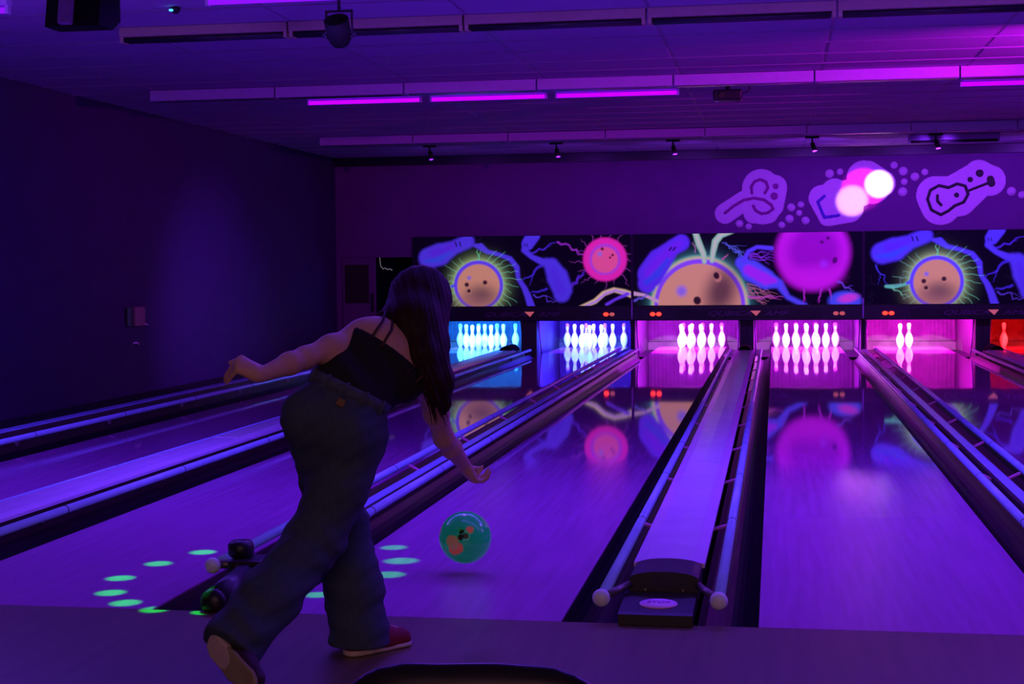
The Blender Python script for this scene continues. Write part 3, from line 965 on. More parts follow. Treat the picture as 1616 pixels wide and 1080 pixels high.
Z0, Z1, Z2 = 0.490, 0.700, 1.760
def mask_unit(cx, label, art, lit):
    root = empty('masking_unit', (cx, YM, Z0), label, 'masking unit', 'masking units over the pins')
    hw = PAIR / 2 - 0.012
    pn = MB().box((-hw, 0.0, Z1 - Z0), (hw, 0.045, Z2 - Z0), 0.004).build('art_panel', M_head, root)
    ny, nx = art.X.shape
    V = np.zeros((ny, nx, 3))
    V[..., 0] = np.linspace(-hw + 0.008, hw - 0.008, nx)[None, :]
    V[..., 1] = -0.002
    V[..., 2] = np.linspace(Z2 - Z0 - 0.006, Z1 - Z0 + 0.012, ny)[:, None]
    ii = np.arange(ny * nx).reshape(ny, nx)
    F = np.stack([ii[1:, :-1], ii[1:, 1:], ii[:-1, 1:], ii[:-1, :-1]], -1).reshape(-1, 4)
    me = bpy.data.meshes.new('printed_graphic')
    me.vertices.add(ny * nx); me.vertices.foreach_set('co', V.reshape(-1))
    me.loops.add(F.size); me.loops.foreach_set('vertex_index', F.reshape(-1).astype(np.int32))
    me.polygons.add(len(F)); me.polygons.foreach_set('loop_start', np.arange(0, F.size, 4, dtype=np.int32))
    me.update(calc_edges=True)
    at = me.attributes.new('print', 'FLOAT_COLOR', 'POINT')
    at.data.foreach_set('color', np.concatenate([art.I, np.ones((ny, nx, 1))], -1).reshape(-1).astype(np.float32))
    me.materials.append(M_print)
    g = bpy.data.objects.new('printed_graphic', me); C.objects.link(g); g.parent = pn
    h0, h1 = 0.0, Z1 - Z0
    hd = MB().extrude_x([(-0.03, h0), (-0.035, h0 + 0.01), (-0.012, h1 - 0.02), (-0.012, h1), (0.05, h1), (0.05, h0)], -hw, hw).build('header', M_head, root)
    MB().box((-1.0, -0.040, h0 + 0.035), (1.05, -0.024, h1 - 0.04), 0.003, rot=Matrix.Rotation(R(-7), 3, 'X'), piv=(0, -0.03, h0 + 0.09)).build('name_plate', M_black, hd)
    rot = (R(90 - 7), 0, 0)
    end_text('QUBICA', 0.098, M_letter, 'lettering', hd, (-0.25, -0.047, 0.098), rot, 0.001, 0.35, 1.75)
    end_text('AMF', 0.098, M_letter, 'lettering', hd, (0.415, -0.047, 0.098), rot, 0.001, 0.35, 1.75)
    tr = MB()
    tv = [tr.bm.verts.new(p) for p in ((0.055, -0.045, 0.138), (0.205, -0.045, 0.138), (0.140, -0.052, 0.062))]
    tb = [tr.bm.verts.new(v.co + Vector((0, 0.006, 0))) for v in tv]
    tr.bm.faces.new(tv); tr.bm.faces.new(tb[::-1])
    for i in range(3):
        tr.bm.faces.new((tv[i], tv[(i + 1) % 3], tb[(i + 1) % 3], tb[i]))
    tr = tr.build('logo_triangle', M_logo, hd)
    tr['label'] = 'pink downward triangle'
    for k, (x, on) in enumerate(((-1.36, lit[0]), (-1.27, lit[1]), (1.27, lit[2]), (1.36, lit[3]))):
        MB().ball((x, -0.033, 0.095), 0.040, (1, 0.28, 0.72), 14).build('lane_indicator', M_ledon if on else M_leddim, hd)
    MB().box((hw - 0.004, -0.03, 0.02), (hw + 0.016, -0.012, h1 + 0.10), 0.002).build('joint_bracket', M_house, root)
    return root
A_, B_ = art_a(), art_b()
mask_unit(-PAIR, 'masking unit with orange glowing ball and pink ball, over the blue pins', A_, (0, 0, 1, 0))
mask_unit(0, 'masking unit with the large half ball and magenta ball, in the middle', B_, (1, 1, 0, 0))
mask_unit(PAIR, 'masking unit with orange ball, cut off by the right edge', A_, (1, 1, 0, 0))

# ------------------------------------------------------------------ decals on the back wall
def flat_shape(name, prims, z_thick, m, parent, yoff, hres=0.011):
    """union of discs / tapered strokes in the wall plane, given as (x0,z0,r0,x1,z1,r1), as a thin raised film"""
    P = np.array(prims, float)
    x0 = min(P[:, 0].min(), P[:, 3].min()) - P[:, [2, 5]].max() - 0.03
    x1 = max(P[:, 0].max(), P[:, 3].max()) + P[:, [2, 5]].max() + 0.03
    y0 = min(P[:, 1].min(), P[:, 4].min()) - P[:, [2, 5]].max() - 0.03
    y1 = max(P[:, 1].max(), P[:, 4].max()) + P[:, [2, 5]].max() + 0.03
    xs = np.arange(x0, x1, hres); zs = np.arange(y0, y1, hres)
    X, Z = np.meshgrid(xs, zs, indexing='ij')
    D = np.full(X.shape, 9.0)
    for a, b, r0, c, d, r1 in prims:
        dx, dz = c - a, d - b
        t = np.clip(((X - a) * dx + (Z - b) * dz) / max(dx * dx + dz * dz, 1e-9), 0, 1)
        D = np.minimum(D, np.hypot(X - a - t * dx, Z - b - t * dz) - (r0 + t * (r1 - r0)))
    n = 5
    f = Field((x0, 0, y0), (xs[-1], hres * 4, zs[-1]), hres)
    Yl = (np.arange(f.n[1]) * hres - hres * 2)
    DD = np.maximum(D[:, None, :], (np.abs(Yl) - z_thick)[None, :, None])
    f.n = np.array(DD.shape); f.D = DD.astype(np.float32)
    o = f.mesh(name, m, parent, smooth=0)
    o.location = (0, yoff - hres * 2, 0)
    return o
def strokes(pts, r):
    return [(a[0], a[1], r, b[0], b[1], r) for a, b in zip(pts, pts[1:])]
def arc(cx, cz, rx, rz, a0, a1, n=12):
    return [(cx + rx * math.cos(R(a0 + (a1 - a0) * i / n)), cz + rz * math.sin(R(a0 + (a1 - a0) * i / n))) for i in range(n + 1)]
WY = YB - 0.006
def wp(x, y):      # position on the wall from the measured plan of the decals
    return (-0.86297 + 0.0029350 * x, 3.02668 - 0.0000533 * x - 0.0030001 * y)
def decal(label):
    return empty('wall_decal', (0, WY, 0), label, 'decal', 'decals on the back wall')
def P(lst):
    out = []
    for a, b, r0, c, d, r1 in lst:
        A = wp(a, b); B = wp(c, d)
        out.append((A[0], A[1], r0 * 0.002965, B[0], B[1], r1 * 0.002965))
    return out
def S(pts, r):
    q = [wp(*p) for p in pts]
    return strokes(q, r * 0.002965)
d1 = decal('pale pretzel-shaped decal high on the back wall, leftmost')
flat_shape('decal_film', P([(190, 325, 52, 285, 262, 50), (285, 262, 50, 330, 300, 50), (365, 200, 92, 375, 290, 90), (430, 200, 64, 415, 285, 62), (330, 325, 50, 400, 325, 50)]), 0.006, M_decal, d1, 0)
flat_shape('decal_line', S([(190, 322), (230, 290), (280, 260), (330, 250), (380, 258), (415, 282), (425, 302), (400, 320), (368, 325), (340, 310), (328, 288)], 8), 0.006, M_decalline, d1, -0.008)
flat_shape('decal_line', S([(322, 226), (318, 195), (335, 170), (362, 160), (390, 172), (400, 200), (385, 225)], 8), 0.006, M_decalline, d1, -0.008)
flat_shape('decal_line', P([(437, 193, 15, 437, 193, 15), (430, 240, 19, 430, 240, 19)]), 0.006, M_decalline, d1, -0.008)
d2 = decal('brightly lit decal between pretzel and guitar, washed out by pink beams')
flat_shape('decal_film', P([(660, 250, 65, 690, 340, 48), (720, 220, 66, 790, 300, 70), (690, 340, 48, 790, 310, 60), (860, 150, 82, 900, 190, 90), (880, 130, 60, 950, 180, 64), (780, 240, 80, 850, 220, 70)]), 0.006, M_decal, d2, 0)
flat_shape('decal_line', S([(672, 240), (640, 268), (672, 342), (740, 332)], 8), 0.006, M_decalblue, d2, -0.008)
d3 = decal('pale decal of a black-outlined guitar on the back wall')
flat_shape('decal_film', P([(1200, 235, 92, 1225, 285, 95), (1240, 230, 86, 1310, 250, 88), (1300, 190, 62, 1400, 150, 78), (1400, 135, 68, 1440, 160, 72), (1455, 165, 72, 1455, 170, 72), (1320, 270, 66, 1390, 210, 60)]), 0.006, M_decal, d3, 0)
body = [(1260, 200), (1215, 190), (1175, 212), (1162, 255), (1180, 305), (1225, 328), (1262, 308), (1290, 285), (1332, 268), (1352, 230), (1338, 192), (1300, 182), (1260, 200)]
flat_shape('decal_line', S(body, 8), 0.006, M_decalblack, d3, -0.008)
flat_shape('decal_line', S([(1352, 215), (1440, 180)], 7) + P([(1455, 160, 18, 1460, 180, 18)]), 0.006, M_decalblack, d3, -0.008)
flat_shape('decal_line', S([(1208, 238), (1208, 262), (1226, 282)], 8) + P([(1298, 235, 13, 1298, 235, 13)]), 0.006, M_decalblack, d3, -0.008)
flat_shape('decal_line', P([(1361, 162, 14, 1361, 162, 14), (1405, 132, 19, 1405, 132, 19)]), 0.006, M_decalblack, d3, -0.008)
for lab, dots in (('two pale dots below the pretzel decal', ((260, 374, 19), (305, 388, 16))),
                  ('cluster of six pale dots right of the pretzel decal', ((466, 380, 17), (503, 350, 21), (512, 295, 20), (551, 322, 15), (559, 281, 16), (581, 358, 20))),
                  ('two pale dots above left of the brightly lit decal', ((697, 133, 21), (747, 124, 16))),
                  ('cluster of six pale dots between the lit decal and the guitar', ((1004, 93, 17), (1047, 121, 21), (1052, 172, 16), (1045, 219, 22), (1103, 148, 20), (1149, 126, 16))),
                  ('two pale dots right of the guitar decal at the frame edge', ((1553, 217, 21), (1602, 234, 18)))):
    dd = empty('dot_decals', (0, WY, 0), lab, 'decal', 'dot decals on the back wall')
    for x, y, r in dots:
        X, Z = wp(x, y)
        b = MB().lathe([(0, -0.006), (r * 0.002965, -0.006), (r * 0.002965, 0.006), (0, 0.006)], n=28)
        for v in b.bm.verts:
            v.co = Vector((v.co.x + X, -v.co.z, v.co.y + Z))
        b.build('dot', M_decal, dd)

# ------------------------------------------------------------------ ceiling lights
ORD = ['first', 'second', 'third', 'fourth', 'fifth', 'sixth', 'seventh', 'eighth', 'ninth']
def strip_row(xs, y, z0, tube_m, rowname, group, house_m, tubes=True):
    for i, (a, b) in enumerate(zip(xs, xs[1:])):
        rt = empty('strip_light', ((a + b) / 2, y, H), f'{rowname}, {ORD[i]} from the left', 'ceiling light', group)
        L = (b - a) / 2 - 0.008
        hs = MB().extrude_x([(-0.06, 0.0), (-0.065, z0 - H + 0.006), (-0.055, z0 - H), (0.055, z0 - H), (0.065, z0 - H + 0.006), (0.06, 0.0)], -L, L)
        hs.build('housing', house_m, rt)
        if not tubes:
            MB().box((-L + 0.02, -0.05, z0 - H - 0.004), (L - 0.02, 0.05, z0 - H + 0.002), 0.002).build('diffuser', M_tubeoff, rt)
            continue
        MB().tube((-L + 0.03, -0.032, z0 - H - 0.019), (L - 0.03, -0.032, z0 - H - 0.019), 0.017, n=14).build('tube', tube_m, rt)
        MB().tube((-L + 0.03, 0.032, z0 - H - 0.019), (L - 0.03, 0.032, z0 - H - 0.019), 0.017, n=14).build('tube', tube_m, rt)
        for e in (-1, 1):
            MB().box((e * (L - 0.012) - 0.012, -0.055, z0 - H - 0.04), (e * (L - 0.012) + 0.012, 0.055, z0 - H + 0.002), 0.003).build('socket', house_m, rt)
M_house1 = mat('fixture_olive', (0.62, 0.54, 0.36), 0.55, noise=0.05)
strip_row([-4.06 + 1.2155 * i for i in range(8)], 4.72, 2.893, M_tubeoff, 'unlit strip light with dark tubes in the nearest row', 'nearest row of strip lights', M_house1)
strip_row([-5.33 + 1.2155 * i for i in range(9)], 8.24, 2.858, M_tubeoff, 'pale strip light in the middle ceiling row', 'middle row of strip lights', M_house, False)
strip_row([-5.29 + 1.2155 * i for i in range(9)], 13.5, 2.852, M_tubeoff, 'pale strip light in the farthest full ceiling row', 'farthest row of strip lights', M_house, False)
strip_row([2.12, 3.28], 15.3, 2.89, M_tubeoff, 'short strip light near the back wall above the guitar decal', 'single strip near the wall', M_house)
def blacklight(x0, x1, y, z, label, m, group):
    rt = empty('blacklight', ((x0 + x1) / 2, y, H), label, 'ceiling light', group)
    L = (x1 - x0) / 2
    MB().box((-L, -0.035, z - H + 0.03), (L, 0.035, 0.0), 0.004).build('housing', M_house, rt)
    MB().tube((-L + 0.02, 0, z - H), (L - 0.02, 0, z - H), 0.019, n=16).build('tube', m, rt)
    for e in (-1, 1):
        MB().box((e * (L - 0.009) - 0.010, -0.022, z - H - 0.024), (e * (L - 0.009) + 0.010, 0.022, z - H + 0.035), 0.003).build('socket', M_house, rt)
for i, (a, b) in enumerate(((-3.99, -2.87), (-2.79, -1.675), (-1.60, -0.455), (2.03, 3.17))):
    blacklight(a, b, 8.78, 2.868, ['glowing violet tube at the left end of its row', 'glowing violet tube second in its row',
               'glowing violet tube third in its row, above the projector side', 'glowing violet tube alone at the right edge'][i], M_tube, 'glowing violet tubes behind the middle row')
xs0 = [-5.3 + 1.2 * i for i in range(9)]
for i in range(8):
    if i == 1:
        continue
    blacklight(xs0[i], xs0[i] + 1.15, 3.3, 2.86, f'violet tube near the top edge of the picture, {ORD[i]} in that row', M_tube0, 'violet tubes over the foul line')

# ------------------------------------------------------------------ things on the ceiling and walls
# par can lamp
rt = empty('stage_lamp', (-2.21, 3.72, H), 'round dark stage lamp hanging in a square yoke from the ceiling', 'stage lamp')
MB().tube((0, 0, 0.0), (0, 0, -0.10), 0.010, n=10).build('hanger', M_black2, rt)
yk = MB()
yk.box((-0.085, -0.012, -0.112), (0.085, 0.012, -0.100), 0.002).box((-0.085, -0.012, -0.27), (-0.077, 0.012, -0.1)).box((0.077, -0.012, -0.27), (0.085, 0.012, -0.1))
yk.build('yoke', M_black2, rt)
q = Matrix.Rotation(R(38), 3, 'X')
cn = MB()
cn.lathe([(0, -0.06), (0.05, -0.058), (0.068, -0.03), (0.074, 0.02), (0.076, 0.11), (0.070, 0.11), (0.066, 0.02), (0, 0.0)], n=24)
for v in cn.bm.verts:
    v.co = q @ Vector((v.co.x, v.co.y, v.co.z)) + Vector((0, 0.0, -0.255))
cn.build('can', mat('matt_black_enamel', (0.014, 0.012, 0.012), 0.85, noise=0.1, spec=0.15), rt)
for e in (-1, 1):
    MB().tube((e * 0.076, 0, -0.25), (e * 0.105, 0, -0.25), 0.014, n=10).build('knob', M_black2, rt)
# loudspeaker in the corner
rt = empty('ceiling_speaker', (-3.33, 2.55, H), 'dark angular loudspeaker hanging at the top left corner', 'loudspeaker')
sp = MB().extrude_x([(-0.16, -0.36), (-0.10, -0.06), (0.12, -0.06), (0.12, -0.30), (0.02, -0.36)], -0.14, 0.17)
sp.build('cabinet', mat('matt_black_cabinet', (0.006, 0.005, 0.006), 0.9, noise=0.1, spec=0.1), rt)
MB().box((-0.05, -0.17, -0.355), (0.02, -0.105, -0.07), 0.004, rot=Matrix.Rotation(R(-11), 3, 'X'), piv=(0, -0.13, -0.2)).build('side_strip', mat('speaker_grille', (0.16, 0.08, 0.20), 0.7, noise=0.1), rt)
MB().tube((0, 0.02, 0), (0, 0.02, -0.08), 0.014, n=10).build('bracket', M_black2, rt)
# projector
rt = empty('ceiling_projector', (-0.02, 9.05, H), 'small dark projector box under the ceiling beside the tubes', 'projector')
MB().box((-0.135, -0.11, -0.150), (0.135, 0.11, -0.050), 0.02).build('case', M_black2, rt)
MB().tube((0.0, 0, 0), (0.0, 0, -0.055), 0.02, n=12).build('mount', M_black, rt)
MB().path([(0.13, 0, -0.08), (0.17, 0, -0.07), (0.20, 0, -0.04), (0.19, 0, 0.0)], 0.006, 8).build('cable', M_black, rt)
MB().tube((-0.05, -0.105, -0.10), (-0.05, -0.125, -0.10), 0.028, n=16).build('lens', M_pane, rt)
# small ceiling sensor with a blue lamp
rt = empty('ceiling_sensor', (-3.36, 3.97, H), 'tiny dark ceiling sensor with a blue lamp at upper left', 'sensor')
MB().lathe([(0, -0.04), (0.018, -0.036), (0.03, -0.015), (0.032, 0.0), (0, 0.0)], n=18).build('dome', M_black, rt)
MB().box((-0.03, -0.040, -0.026), (-0.008, -0.022, -0.014), 0.002).build('status_lamp', M_led, rt)
# five little spot heads near the back wall
for i, x in enumerate((-4.22, -2.48, -0.92, 0.89, 2.45)):
    rt = empty('spot_head', (x, 15.05, H), f'small dark spot head below the ceiling by the back wall, {ORD[i]} from the left', 'spotlight', 'small spot heads by the back wall')
    MB().box((-0.09, -0.02, -0.025), (0.09, 0.02, 0.0), 0.004).build('track_plate', M_black2, rt)
    MB().tube((0, 0, -0.02), (0, 0, -0.10), 0.012, n=8).build('stem', M_black2, rt)
    hd = MB().tube((0.0, 0.02, -0.085), (0.03, -0.03, -0.19), 0.028, 0.034, n=14).build('head', M_black, rt)
    MB().tube((0.03, -0.03, -0.190), (0.0303, -0.0305, -0.193), 0.030, n=14).build('lens', M_gel, rt)
# boxes on the left wall
rt = empty('wall_box', (XL, 9.72, 0.81), 'small boxed fixture on the dark left wall', 'wall fixture')
MB().box((0.0, -0.14, -0.10), (0.05, 0.10, 0.10), 0.006).build('case', M_box, rt)
MB().box((0.0, -0.30, -0.10), (0.03, -0.145, 0.10), 0.006).build('side_cover', M_black2, rt)
MB().box((0.02, 0.11, 0.045), (0.04, 0.16, 0.085), 0.003).build('latch', M_black, rt)
MB().path([(0.02, 0.11, -0.08), (0.035, 0.15, -0.09), (0.035, 0.19, -0.095)], 0.010, 8).build('lever', M_whitegloss, rt)
rt = tag(MB().path([(0, 0, 0), (0.03, 0.02, 0.01), (0.035, 0.07, -0.01)], 0.011, 8).build('wall_hook', M_whitegloss), 'tiny shiny hook on the left wall below the boxed fixture', 'hook')
rt.location = (XL, 9.60, 0.53)

# ------------------------------------------------------------------ ring of green beams from a multi-beam lamp over the approach
rt = empty('multi_beam_lamp', (-1.72, 0.7, H), 'black multi-beam lamp on the ceiling throwing the green dots', 'stage lamp')
MB().lathe([(0, -0.10), (0.10, -0.09), (0.12, -0.04), (0.12, 0.0), (0, 0.0)], n=24).build('case', M_black, rt)
for k, (x, y, wd) in enumerate(((-2.145, 1.143, 0.06), (-2.239, 0.862, 0.06), (-2.272, 0.542, 0.06), (-2.188, 0.264, 0.06), (-2.052, 0.096, 0.06), (-1.893, 0.0, 0.055),
                 (-1.766, 0.19, 0.045), (-1.70, -0.02, 0.04), (-1.31, 1.36, 0.06), (-1.20, 1.05, 0.075), (-1.18, 0.75, 0.07), (-1.36, 0.33, 0.055))):
    lamp('green_beam', 'SPOT', (-1.72 + 0.05 * math.cos(k), 0.7 + 0.05 * math.sin(k), H - 0.115), (0.0, 1.0, 0.0), 1900 if k < 8 else 1100, 0.004,
         aim=(x, y, 0), spot=2 * math.atan(wd * 1.15 / 2.84), blend=0.75)

# ------------------------------------------------------------------ the bowling ball in flight
bc = Vector((-0.868, 0.83, 0.149))
M_ball = bpy.data.materials.new('teal_ball')
M_ball.use_nodes = True
nt = M_ball.node_tree
b = nt.nodes['Principled BSDF']
b.inputs['Roughness'].default_value = 0.18
tc = nt.nodes.new('ShaderNodeTexCoord')
nz = nt.nodes.new('ShaderNodeTexNoise'); nz.inputs['Scale'].default_value = 14; nz.inputs['Detail'].default_value = 3
nt.links.new(tc.outputs['Object'], nz.inputs['Vector'])
col = None
base = nt.nodes.new('ShaderNodeValToRGB')
base.color_ramp.elements[0].color = (0.008, 0.40, 0.15, 1); base.color_ramp.elements[1].color = (0.012, 0.50, 0.20, 1)
nt.links.new(nz.outputs['Fac'], base.inputs['Fac'])
prev = base.outputs['Color']
for (dx, dy, dz), rad, c in (((-0.22, -0.92, -0.26), 0.030, (0.85, 0.16, 0.05)), ((-0.34, -0.92, -0.05), 0.026, (0.55, 0.26, 0.10)), ((0.34, -0.80, 0.46), 0.022, (0.85, 0.20, 0.08)),
                             ((-0.9, -0.1, 0.35), 0.026, (0.8, 0.16, 0.05))):
    v = Vector((dx, dy, dz)).normalized() * 0.109
    ds = nt.nodes.new('ShaderNodeVectorMath'); ds.operation = 'DISTANCE'
    nt.links.new(tc.outputs['Object'], ds.inputs[0]); ds.inputs[1].default_value = v
    ad = nt.nodes.new('ShaderNodeMath'); ad.operation = 'MULTIPLY_ADD'; ad.inputs[1].default_value = 0.06; ad.inputs[2].default_value = -0.03
    nt.links.new(nz.outputs['Fac'], ad.inputs[0])
    sm = nt.nodes.new('ShaderNodeMath'); sm.operation = 'ADD'
    nt.links.new(ds.outputs['Value'], sm.inputs[0]); nt.links.new(ad.outputs[0], sm.inputs[1])
    mr = nt.nodes.new('ShaderNodeMapRange')
    mr.inputs['From Min'].default_value = rad + 0.004; mr.inputs['From Max'].default_value = rad - 0.004
    nt.links.new(sm.outputs[0], mr.inputs['Value'])
    mx = nt.nodes.new('ShaderNodeMix'); mx.data_type = 'RGBA'
    nt.links.new(mr.outputs['Result'], mx.inputs['Factor'])
    nt.links.new(prev, mx.inputs[6]); mx.inputs[7].default_value = (*c, 1)
    prev = mx.outputs[2]
nt.links.new(prev, b.inputs['Base Color'])
nt.links.new(prev, b.inputs['Emission Color'])
b.inputs['Emission Strength'].default_value = 0.10
f = Field((-0.12, -0.12, -0.12), (0.12, 0.12, 0.12), 0.004)
f.ell((0, 0, 0), (0.109, 0.109, 0.109), k=0)
holes = []
for dx, dy, dz, r in ((0.02, -0.88, 0.40, 0.0125), (0.20, -0.90, 0.22, 0.0125), (-0.02, -0.93, 0.16, 0.014)):
    v = np.array((dx, dy, dz)); v = v / np.linalg.norm(v)
    f.cone(v * 0.075, v * 0.13, r, r, k=0, mode='sub')
    holes.append((v, r))
bl = f.mesh('bowling_ball', M_ball, None, 1)
bl.location = bc
tag(bl, 'green bowling ball with orange patches, in the air above the lane', 'bowling ball')
for v, r in holes:
    v = Vector(v)
    h = MB()
    h.tube(v * 0.078, v * 0.082, r * 0.92, n=16)
    h.build('finger_hole', M_black, bl)

# ------------------------------------------------------------------ chair at the bottom edge
rt = empty('chair', (-0.07, -2.98, -0.0), 'dark rounded chair back at the bottom edge of the picture', 'chair')
f = Field((-0.30, -0.20, 0.30), (0.30, 0.20, 0.70), 0.010)
f.cone((-0.14, 0.02, 0.50), (0.12, 0.02, 0.505), 0.068, 0.066, 0.03, flat=(0, 1, 0), fs=0.32)
f.cone((-0.14, -0.03, 0.42), (0.12, -0.03, 0.42), 0.07, 0.07, 0.05, flat=(0, 1, 0), fs=0.32)
f.cone((-0.14, 0.02, 0.50), (-0.14, -0.03, 0.42), 0.07, 0.07, 0.05, flat=(0, 1, 0), fs=0.32)
f.cone((0.12, 0.02, 0.50), (0.12, -0.03, 0.42), 0.07, 0.07, 0.05, flat=(0, 1, 0), fs=0.32)
f.cone((0, 0.0, 0.47), (0, -0.02, 0.42), 0.10, 0.10, 0.05, flat=(0, 1, 0), fs=0.22)
f.mesh('backrest', M_chair, rt, 2)
MB().box((-0.20, -0.44, 0.34), (0.19, -0.02, 0.37), 0.014).build('seat', M_chair, rt)
for x in (-0.18, 0.17):
    for y in (-0.41, -0.04):
        MB().tube((x, y, 0.345), (x * 1.15, y + (0.02 if y > -0.2 else -0.02), 0.0), 0.013, n=10).build('leg', M_black2, rt)

# ------------------------------------------------------------------ the woman bowling
def unit(v):
    v = np.array(v, float); return v / np.linalg.norm(v)
PELV = np.array((-0.990, -0.600, 0.800)); WAIST = np.array((-0.945, -0.540, 0.905)); CHEST = np.array((-0.862, -0.455, 0.972)); NECK = np.array((-0.822, -0.345, 1.062))
HEAD = np.array((-0.806, -0.255, 1.135))
LSH = np.array((-0.942, -0.470, 1.045)); LEL = np.array((-1.078, -0.670, 0.990)); LWR = np.array((-1.172, -0.840, 0.944))
RSH = np.array((-0.760, -0.330, 0.893)); REL = np.array((-0.745, -0.125, 0.672)); RWR = np.array((-0.712, 0.070, 0.552))
LHIP = np.array((-1.062, -0.610, 0.745)); LKNE = np.array((-1.035, -0.420, 0.395)); LANK = np.array((-0.945, -0.520, 0.075))
RHIP = np.array((-0.925, -0.590, 0.725)); RKNE = np.array((-1.045, -0.690, 0.410)); RANK = np.array((-1.222, -1.010, 0.130))
tu = unit(CHEST - PELV); tr_ = unit((0.74, 0.42, -0.52)); tr_ = unit(tr_ - tu * (tr_ @ tu)); tf = np.cross(tu, tr_)     # torso up, right, front
pu = unit((0.40, 0.22, 0.88)); pr_ = unit((0.87, 0.08, -0.48)); pr_ = unit(pr_ - pu * (pr_ @ pu)); pf = np.cross(pu, pr_)
TM = np.array((tr_, tf, tu)); PM = np.array((pr_, pf, pu))
hu = unit((0.35, 0.62, 0.70)); hf = unit((-0.10, 0.75, -0.62)); hf = unit(hf - hu * (hf @ hu)); hr = np.cross(hf, hu)
HM = np.array((hr, hf, hu))

woman = empty('person', (-0.98, -0.62, 0), 'woman in black top and jeans bent forward, having just released the ball', 'person')
LO, HI = (-1.42, -1.32, -0.02), (-0.52, 0.32, 1.32)
f = Field(LO, HI, 0.006)
# trunk
f.ell(PELV, (0.132, 0.100, 0.112), PM, 0.05)
f.ell(WAIST, (0.126, 0.090, 0.110), TM, 0.05)
f.ell(CHEST + tu * 0.01, (0.150, 0.100, 0.120), TM, 0.05)
f.cone(LSH - tu * 0.01, RSH - tu * 0.01, 0.052, 0.052, 0.06)
f.cone(CHEST, NECK, 0.08, 0.055, 0.05)
f.cone(NECK, HEAD - hu * 0.05, 0.052, 0.046, 0.03)
# head with face
f.ell(HEAD + hu * 0.01, (0.073, 0.092, 0.100), HM, 0.01)
f.cone(HEAD + hf * 0.03 - hu * 0.04, HEAD + hf * 0.055 - hu * 0.085, 0.050, 0.026, 0.03)
f.cone(HEAD + hf * 0.088 + hu * 0.005, HEAD + hf * 0.106 - hu * 0.030, 0.009, 0.013, 0.012)
for sx in (-1, 1):
    f.ell(HEAD + hr * 0.032 * sx + hf * 0.092 + hu * 0.005, (0.017, 0.010, 0.011), HM, 0.008, 'sub')
    f.ell(HEAD + hr * 0.074 * sx - hf * 0.005 - hu * 0.005, (0.010, 0.020, 0.030), HM, 0.008)
f.cone(HEAD + hr * 0.018 + hf * 0.083 - hu * 0.058, HEAD - hr * 0.018 + hf * 0.083 - hu * 0.058, 0.007, 0.007, 0.008)
# arms
f.chain([LSH, LSH * 0.45 + LEL * 0.55, LEL], [0.047, 0.041, 0.034], 0.03)
f.chain([LEL, LEL * 0.65 + LWR * 0.35, LWR], [0.034, 0.035, 0.023], 0.02)
f.chain([RSH, RSH * 0.45 + REL * 0.55, REL], [0.048, 0.041, 0.035], 0.03)
f.chain([REL, REL * 0.65 + RWR * 0.35, RWR], [0.035, 0.036, 0.024], 0.02)
# hands
def hand(wr, d, across, down, curl, spread=0.0, thumb_side=1):
    d = unit(d); across = unit(across - d * (np.array(across) @ d)); down = unit(np.array(down) - d * (np.array(down) @ d))
    down = unit(down - across * (down @ across))
    lens = ((0.040, 0.024, 0.020), (0.044, 0.028, 0.021), (0.041, 0.025, 0.020), (0.032, 0.019, 0.018))
    for i in range(4):
        off = (1.5 - i) * 0.0185
        kn = wr + d * (0.082 - 0.006 * abs(i - 1.2)) + across * off
        f.cone(wr + d * 0.012 + across * off * 0.55, kn, 0.0165, 0.0115, 0.012)
        a = curl[0]
        p = kn
        dd = d
        for j in range(3):
            ang = R(curl[j]) if j == 0 else ang + R(curl[j])
            v = d * math.cos(ang) + down * math.sin(ang) + across * spread * (1.5 - i) * 0.12
            v = unit(v)
            q = p + v * lens[i][j]
            f.cone(p, q, 0.0088 - 0.0008 * j, 0.0080 - 0.0008 * j, 0.004)
            p = q
    f.cone(wr + d * 0.03, wr + d * 0.06 + down * 0.006, 0.018, 0.016, 0.02)
    t0 = wr + d * 0.020 + across * 0.022 * thumb_side
    t1 = t0 + d * 0.032 + across * 0.016 * thumb_side + down * 0.016
    t2 = t1 + d * 0.026 + across * 0.004 * thumb_side + down * 0.020
    t3 = t2 + d * 0.014 + down * 0.017
    f.chain([t0, t1, t2, t3], [0.015, 0.0115, 0.0098, 0.0078], 0.008)
hand(LWR, unit((-0.62, -0.30, 0.42)), (0.25, 0.80, 0.30), (-0.45, 0.05, -0.95), (86, 4, 4), 0.5, 1)
hand(RWR, unit((0.25, 0.62, -0.75)), (-0.62, 0.60, 0.30), (0.70, 0.45, 0.25), (48, 44, 28), 0.5, 1)
# legs and feet (inside jeans and shoes)
f.chain([LHIP, LKNE, LANK], [0.078, 0.052, 0.036], 0.03)
f.chain([RHIP, RKNE, RANK], [0.078, 0.052, 0.036], 0.03)
f.cone(LANK, LANK + np.array((0.085, 0.11, -0.035)), 0.034, 0.026, 0.02)
f.cone(RANK, RANK + np.array((0.085, -0.06, -0.045)), 0.034, 0.026, 0.02)
f.mesh('body', M_skin, woman, 2)
ey = None
for sx in (-1, 1):
    c = HEAD + hr * 0.032 * sx + hf * 0.078 + hu * 0.005
    e_ = MB().ball(c, 0.011, seg=12).build('eye', M_eye, woman)
    MB().ball(c + hf * 0.0085, 0.0045, seg=8).build('pupil', M_black, e_)
MB().path([HEAD + hr * 0.022 + hf * 0.091 - hu * 0.058, HEAD + hf * 0.095 - hu * 0.058, HEAD - hr * 0.022 + hf * 0.091 - hu * 0.058], [0.002, 0.005, 0.002], 8).build('lips', M_lip, woman)

